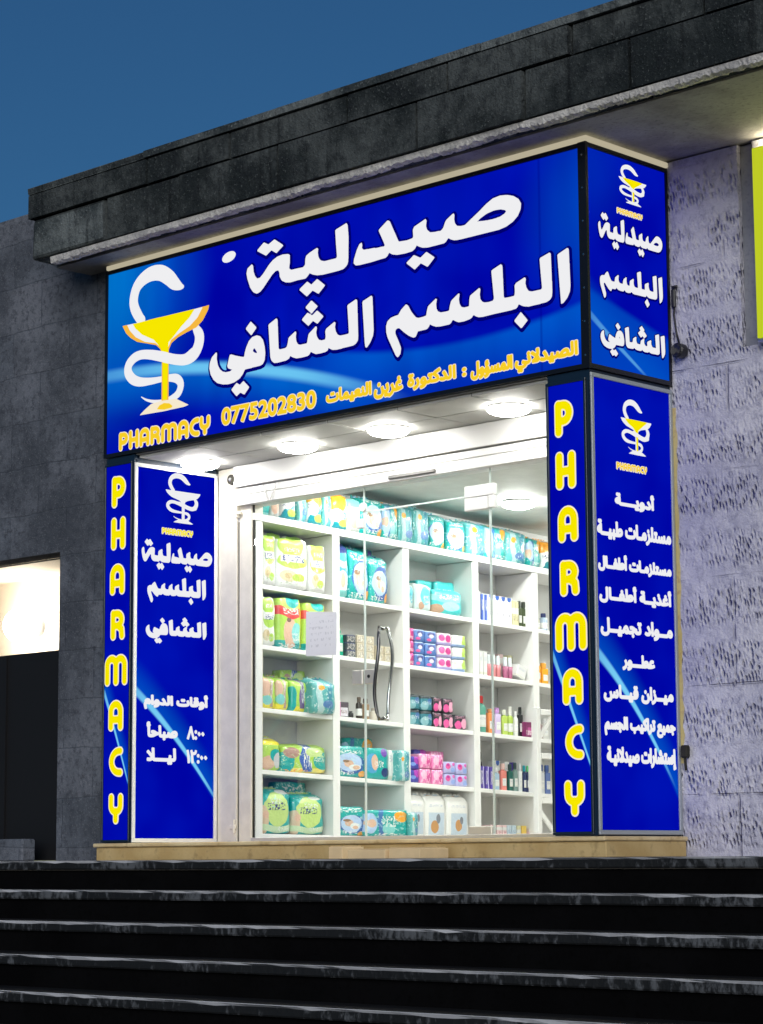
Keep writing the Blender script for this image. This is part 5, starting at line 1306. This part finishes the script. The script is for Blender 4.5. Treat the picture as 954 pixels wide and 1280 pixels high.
for (a, c, d, s_, h) in ((511, 524, 'purple_blue', 'blue and purple pad pack', .092), (525, 539, 'pink_pattern', 'pink patterned pad pack', .105), (540, 554, 'pink_pattern', 'pink patterned pad pack', .105),
                         (555, 569, 'lilac_hearts', 'lilac pad pack with hearts', .085), (570, 584, 'lilac_hearts', 'lilac pad pack with hearts', .085)):
    for i in range(2):
        pack(4, 2, a, c, h, d, s_, 'pad pack', depth=.16, dz=(h + .0015) * i, extra=('lower', 'upper')[i], taper=False, rz=0)
for a, c in ((510, 531), (531, 557), (557, 586)): pack(5, 2, a, c, .30, 'cotton_sack', 'white cotton bag with small picture', 'cotton bag', depth=.13)
for a, c in ((516, 542), (544, 572)): pack(5, 2, a, c, .345, 'cotton_sack', 'white cotton bag behind the others', 'cotton bag', depth=.11, front=.17, extra='back row')
# --- fourth bay
carton(1, 3, 597, 603, .215, 'white_box', 'tall white carton')
for a, c in ((604, 608), (608.5, 612.5)): carton(1, 3, a, c, .20, 'blue_box', 'slim blue carton')
for a, c in ((613, 620), (620.5, 627.5), (628, 635), (635.5, 642.5)): carton(1, 3, a, c, .205, 'white_blue_box', 'white carton with blue top')
for a, c in ((643.5, 647), (647.5, 651)): carton(1, 3, a, c, .19, 'cream_box', 'slim cream carton')
for a, c in ((652, 657), (657.5, 664)): bottle(1, 3, a, c, .20, (.05, .07, .02), (.03, .035, .02), 'dark green oil bottle', shape='flat')
for a, c in ((601, 605.5), (606, 610.5)): carton(2, 3, a, c, .18, 'white_box', 'tall white carton')
for i, (a, c) in enumerate(((612, 617), (618, 623), (624, 629), (633, 638), (639, 644))): bottle(2, 3, a, c, .165, (.62, .22, .24) if i < 3 else (.40, .12, .22), (.66, .72, .74), 'pink tube with clear cap', 'tube', 'tube', cap_h=.42)
carton(2, 3, 646, 658, .095, 'white_box', 'white carton leaning over', tilt=-.35, dz=.02)
bottle(3, 3, 600, 612, .275, (.10, .34, .26), (.62, .03, .03), 'green bottle with red cap', cap_h=.2)
bottle(3, 3, 613, 620, .185, (.80, .26, .08), (.7, .3, .12), 'orange bottle', shape='flat', cap_h=.12)
bottle(3, 3, 621.5, 629, .20, (.62, .50, .75), (.55, .3, .65), 'lilac bottle', shape='flat', cap_h=.2)
bottle(3, 3, 630.5, 637, .19, (.48, .62, .12), (.72, .75, .6), 'lime bottle', shape='flat', cap_h=.2)
bottle(3, 3, 638, 644, .22, (.38, .52, .08), (.75, .75, .7), 'green bottle with white cap', cap_h=.3)
bottle(3, 3, 645, 650, .19, (.74, .74, .72), (.7, .7, .7), 'white bottle')
bottle(3, 3, 651, 656, .225, (.015, .012, .015), (.02, .02, .02), 'black perfume bottle', shape='flat')
carton(3, 3, 657, 666, .115, 'maroon_box', 'maroon perfume carton', front=.03)
for a, c in ((600, 605.5), (606, 611.5), (612, 617)): carton(4, 3, a, c, .165, 'purple_box', 'purple carton')
bottle(4, 3, 602, 606, .275, (.03, .03, .03), (.02, .02, .02), 'tall black pump bottle behind', front=.16, extra='back row')
bottle(4, 3, 619, 626, .165, (.42, .58, .72), (.75, .75, .75), 'pale blue bottle', shape='flat')
bottle(4, 3, 628, 635, .20, (.78, .24, .20), (.75, .5, .45), 'coral bottle', shape='flat', cap_h=.22)
bottle(4, 3, 637, 642.5, .20, (.02, .12, .10), (.02, .05, .05), 'dark green bottle', shape='flat')
bottle(4, 3, 643.5, 648.5, .215, (.20, .30, .28), (.03, .06, .06), 'grey green bottle', shape='flat')
bottle(4, 3, 649.5, 654, .21, (.72, .74, .74), (.6, .62, .64), 'white bottle with grey cap', shape='flat')
for a, c, cp in ((655, 659, (.0, .30, .36)), (659.5, 663, (.12, .55, .2)), (663.5, 667, (.12, .55, .2))): bottle(4, 3, a, c, .20, (.01, .02, .10), cp, 'navy bottle with bright cap', shape='flat')
carton(5, 3, 597, 610, .06, 'grey_tray', 'low grey tray')
for i, (a, c) in enumerate(((612, 619), (620, 626), (627, 632), (633, 638), (639, 644), (645, 650), (651, 657))):
    carton(5, 3, a, c, .105, ('pale_pink_box', 'pale_pink_box', 'pale_pink_box', 'pale_blue_box', 'pale_blue_box', 'cream_box', 'yellow_box')[i], ('pale pink carton', 'pale pink carton', 'pale pink carton', 'pale blue carton', 'pale blue carton', 'cream carton', 'yellow carton')[i])
bottle(5, 3, 659, 664, .085, (.75, .52, .55), (.7, .6, .6), 'small pink jar')
# --- fifth bay
bottle(1, 4, 673, 680, .12, (.62, .60, .50), (.03, .04, .14), 'cream jar with dark lid')
bottle(1, 4, 682, 689, .14, (.40, .50, .62), (.03, .04, .14), 'pale blue jar with dark lid')
bottle(2, 4, 672, 680, .185, (.86, .42, .03), (.80, .78, .7), 'orange bottle with white cap', shape='flat')
bottle(2, 4, 681, 689, .165, (.86, .38, .02), (.86, .4, .04), 'orange bottle', shape='flat')
for a, c, cl in ((676, 682, (.70, .72, .76)), (683, 689, (.12, .18, .42))): bottle(4, 4, a, c, .22, cl, (.05, .10, .30), 'tall shampoo bottle ' + ('in white' if cl[0] > .5 else 'in navy'), shape='flat')
for a, c, cl in ((672, 679, (.55, .10, .20)), (681, 688, (.66, .66, .62))): bottle(3, 4, a, c, .16, cl, (.6, .6, .6), ('red' if cl[1] < .2 else 'white') + ' lotion bottle', shape='flat')

# second rows and leaning goods
for a, c, d in ((330, 352, 'green_label'), (354, 382, 'green_label')): pack(1, 0, a, c, .40, d, 'white and green pack standing behind', front=.21, depth=.11, extra='back row', taper=False)
for a, c in ((425, 444), (446, 470)): pack(1, 1, a, c, .41, 'teal_baby', 'teal diaper pack standing behind', front=.22, depth=.10, extra='back row', taper=False)
pack(3, 0, 350, 384, .30, 'lime_blue', 'tall lime pack standing behind', front=.22, depth=.10, extra='back row', taper=False)
pack(4, 1, 430, 470, .29, 'teal_sun', 'teal diaper pack standing behind', front=.22, depth=.10, extra='back row', taper=False)
pack(5, 0, 345, 385, .36, 'teal_oval', 'teal diaper pack standing behind', front=.22, depth=.10, extra='back row', taper=False)
for a, c, d in ((520, 536, 'purple_blue'), (540, 558, 'pink_pattern')): pack(4, 2, a, c, .25, d, 'tall pad pack standing behind', 'pad pack', front=.2, depth=.09, extra='back row', taper=False)
for a, c, d in ((600, 606, 'pale_blue_box'), (608, 615, 'white_box'), (618, 625, 'blue_box'), (629, 636, 'pale_pink_box'), (640, 648, 'white_box')): carton(1, 3, a, c, .235, d, 'tall carton behind the front row', front=.2, depth=.08, extra='back row')
for a, c, d in ((618, 624, 'white_box'), (628, 634, 'pale_pink_box'), (640, 646, 'cream_box')): carton(2, 3, a, c, .20, d, 'tall carton behind the pink tubes', front=.2, depth=.08, extra='back row')
for a, c, d in ((622, 628, 'white_blue_box'), (634, 640, 'white_box'), (644, 650, 'purple_box')): carton(4, 3, a, c, .225, d, 'tall carton behind the bottles', front=.2, depth=.08, extra='back row')

# ================================================================== SMALL THINGS OUTSIDE
def cardboard(name, lab, x0, x1, y0, y1, h):
    t = thing(name, lab, 'cardboard', ((x0 + x1) / 2, (y0 + y1) / 2, -.1155))
    bm = B(); box(bm, x0, x1, y0, y1, -.1145, -.1145 + h, .003)
    o = obj('carton', bm, M_card, t)
    bm = B(); box(bm, x0 + .004, x1 - .004, y0 + .01, y1 - .02, -.1125 + h, -.109 + h, .001, shear=0)
    obj('flap', bm, M_card, t)
cardboard('flattened_carton', 'flat tan carton at the foot of the threshold, right of the two tan ones', -1.225, -.99, -.34, -.10, .056)
cardboard('flattened_carton', 'flat tan carton at the foot of the threshold, left of the two tan ones', -1.53, -1.235, -.36, -.10, .050)
cardboard('flattened_carton', 'small brown carton leaning at the foot of the threshold, leftmost of three', -1.74, -1.63, -.30, -.12, .068)

wc = thing('wall_lamp', 'small round black floodlight on the chiselled stone beside the sign', 'lamp', (.10, .745, 2.734))
bm = B(); lathe(bm, [(.034, -.075), (.043, -.07), (.043, -.02), (.02, .0)], (.10, .742, 2.734), 20, 'y'); obj('housing', bm, M_black, wc)
bm = B(); lathe(bm, [(.012, -.082), (.030, -.079), (.032, -.0755)], (.10, .742, 2.734), 20, 'y'); obj('lens', bm, plain('dark_lens', (.02, .02, .025), .1), wc)
bm = B(); tube(bm, [(.075, .735, 2.77), (.06, .725, 2.86), (.045, .728, 2.96), (.046, .732, 2.985), (.043, .734, 3.004)], .006, 8)
tag(obj('cable', bm, M_black, smooth=True), 'thin black cable running up the stone from the floodlight', 'cable')
bm = B(); box(bm, .028, .056, .722, .742, 3.00, 3.11, .006); box(bm, .03, .07, .724, .742, 3.115, 3.13, .004)
tag(obj('junction_box', bm, M_black), 'black junction box beside the corner sign', 'junction box')
bm = B(); box(bm, .03, .075, .70, .74, .43, .50, .008); tube(bm, [(.05, .72, .43), (.055, .72, .36)], .008)
tag(obj('switch_box', bm, M_gasket), 'small dark switch box low on the stone beside the services sign', 'switch')
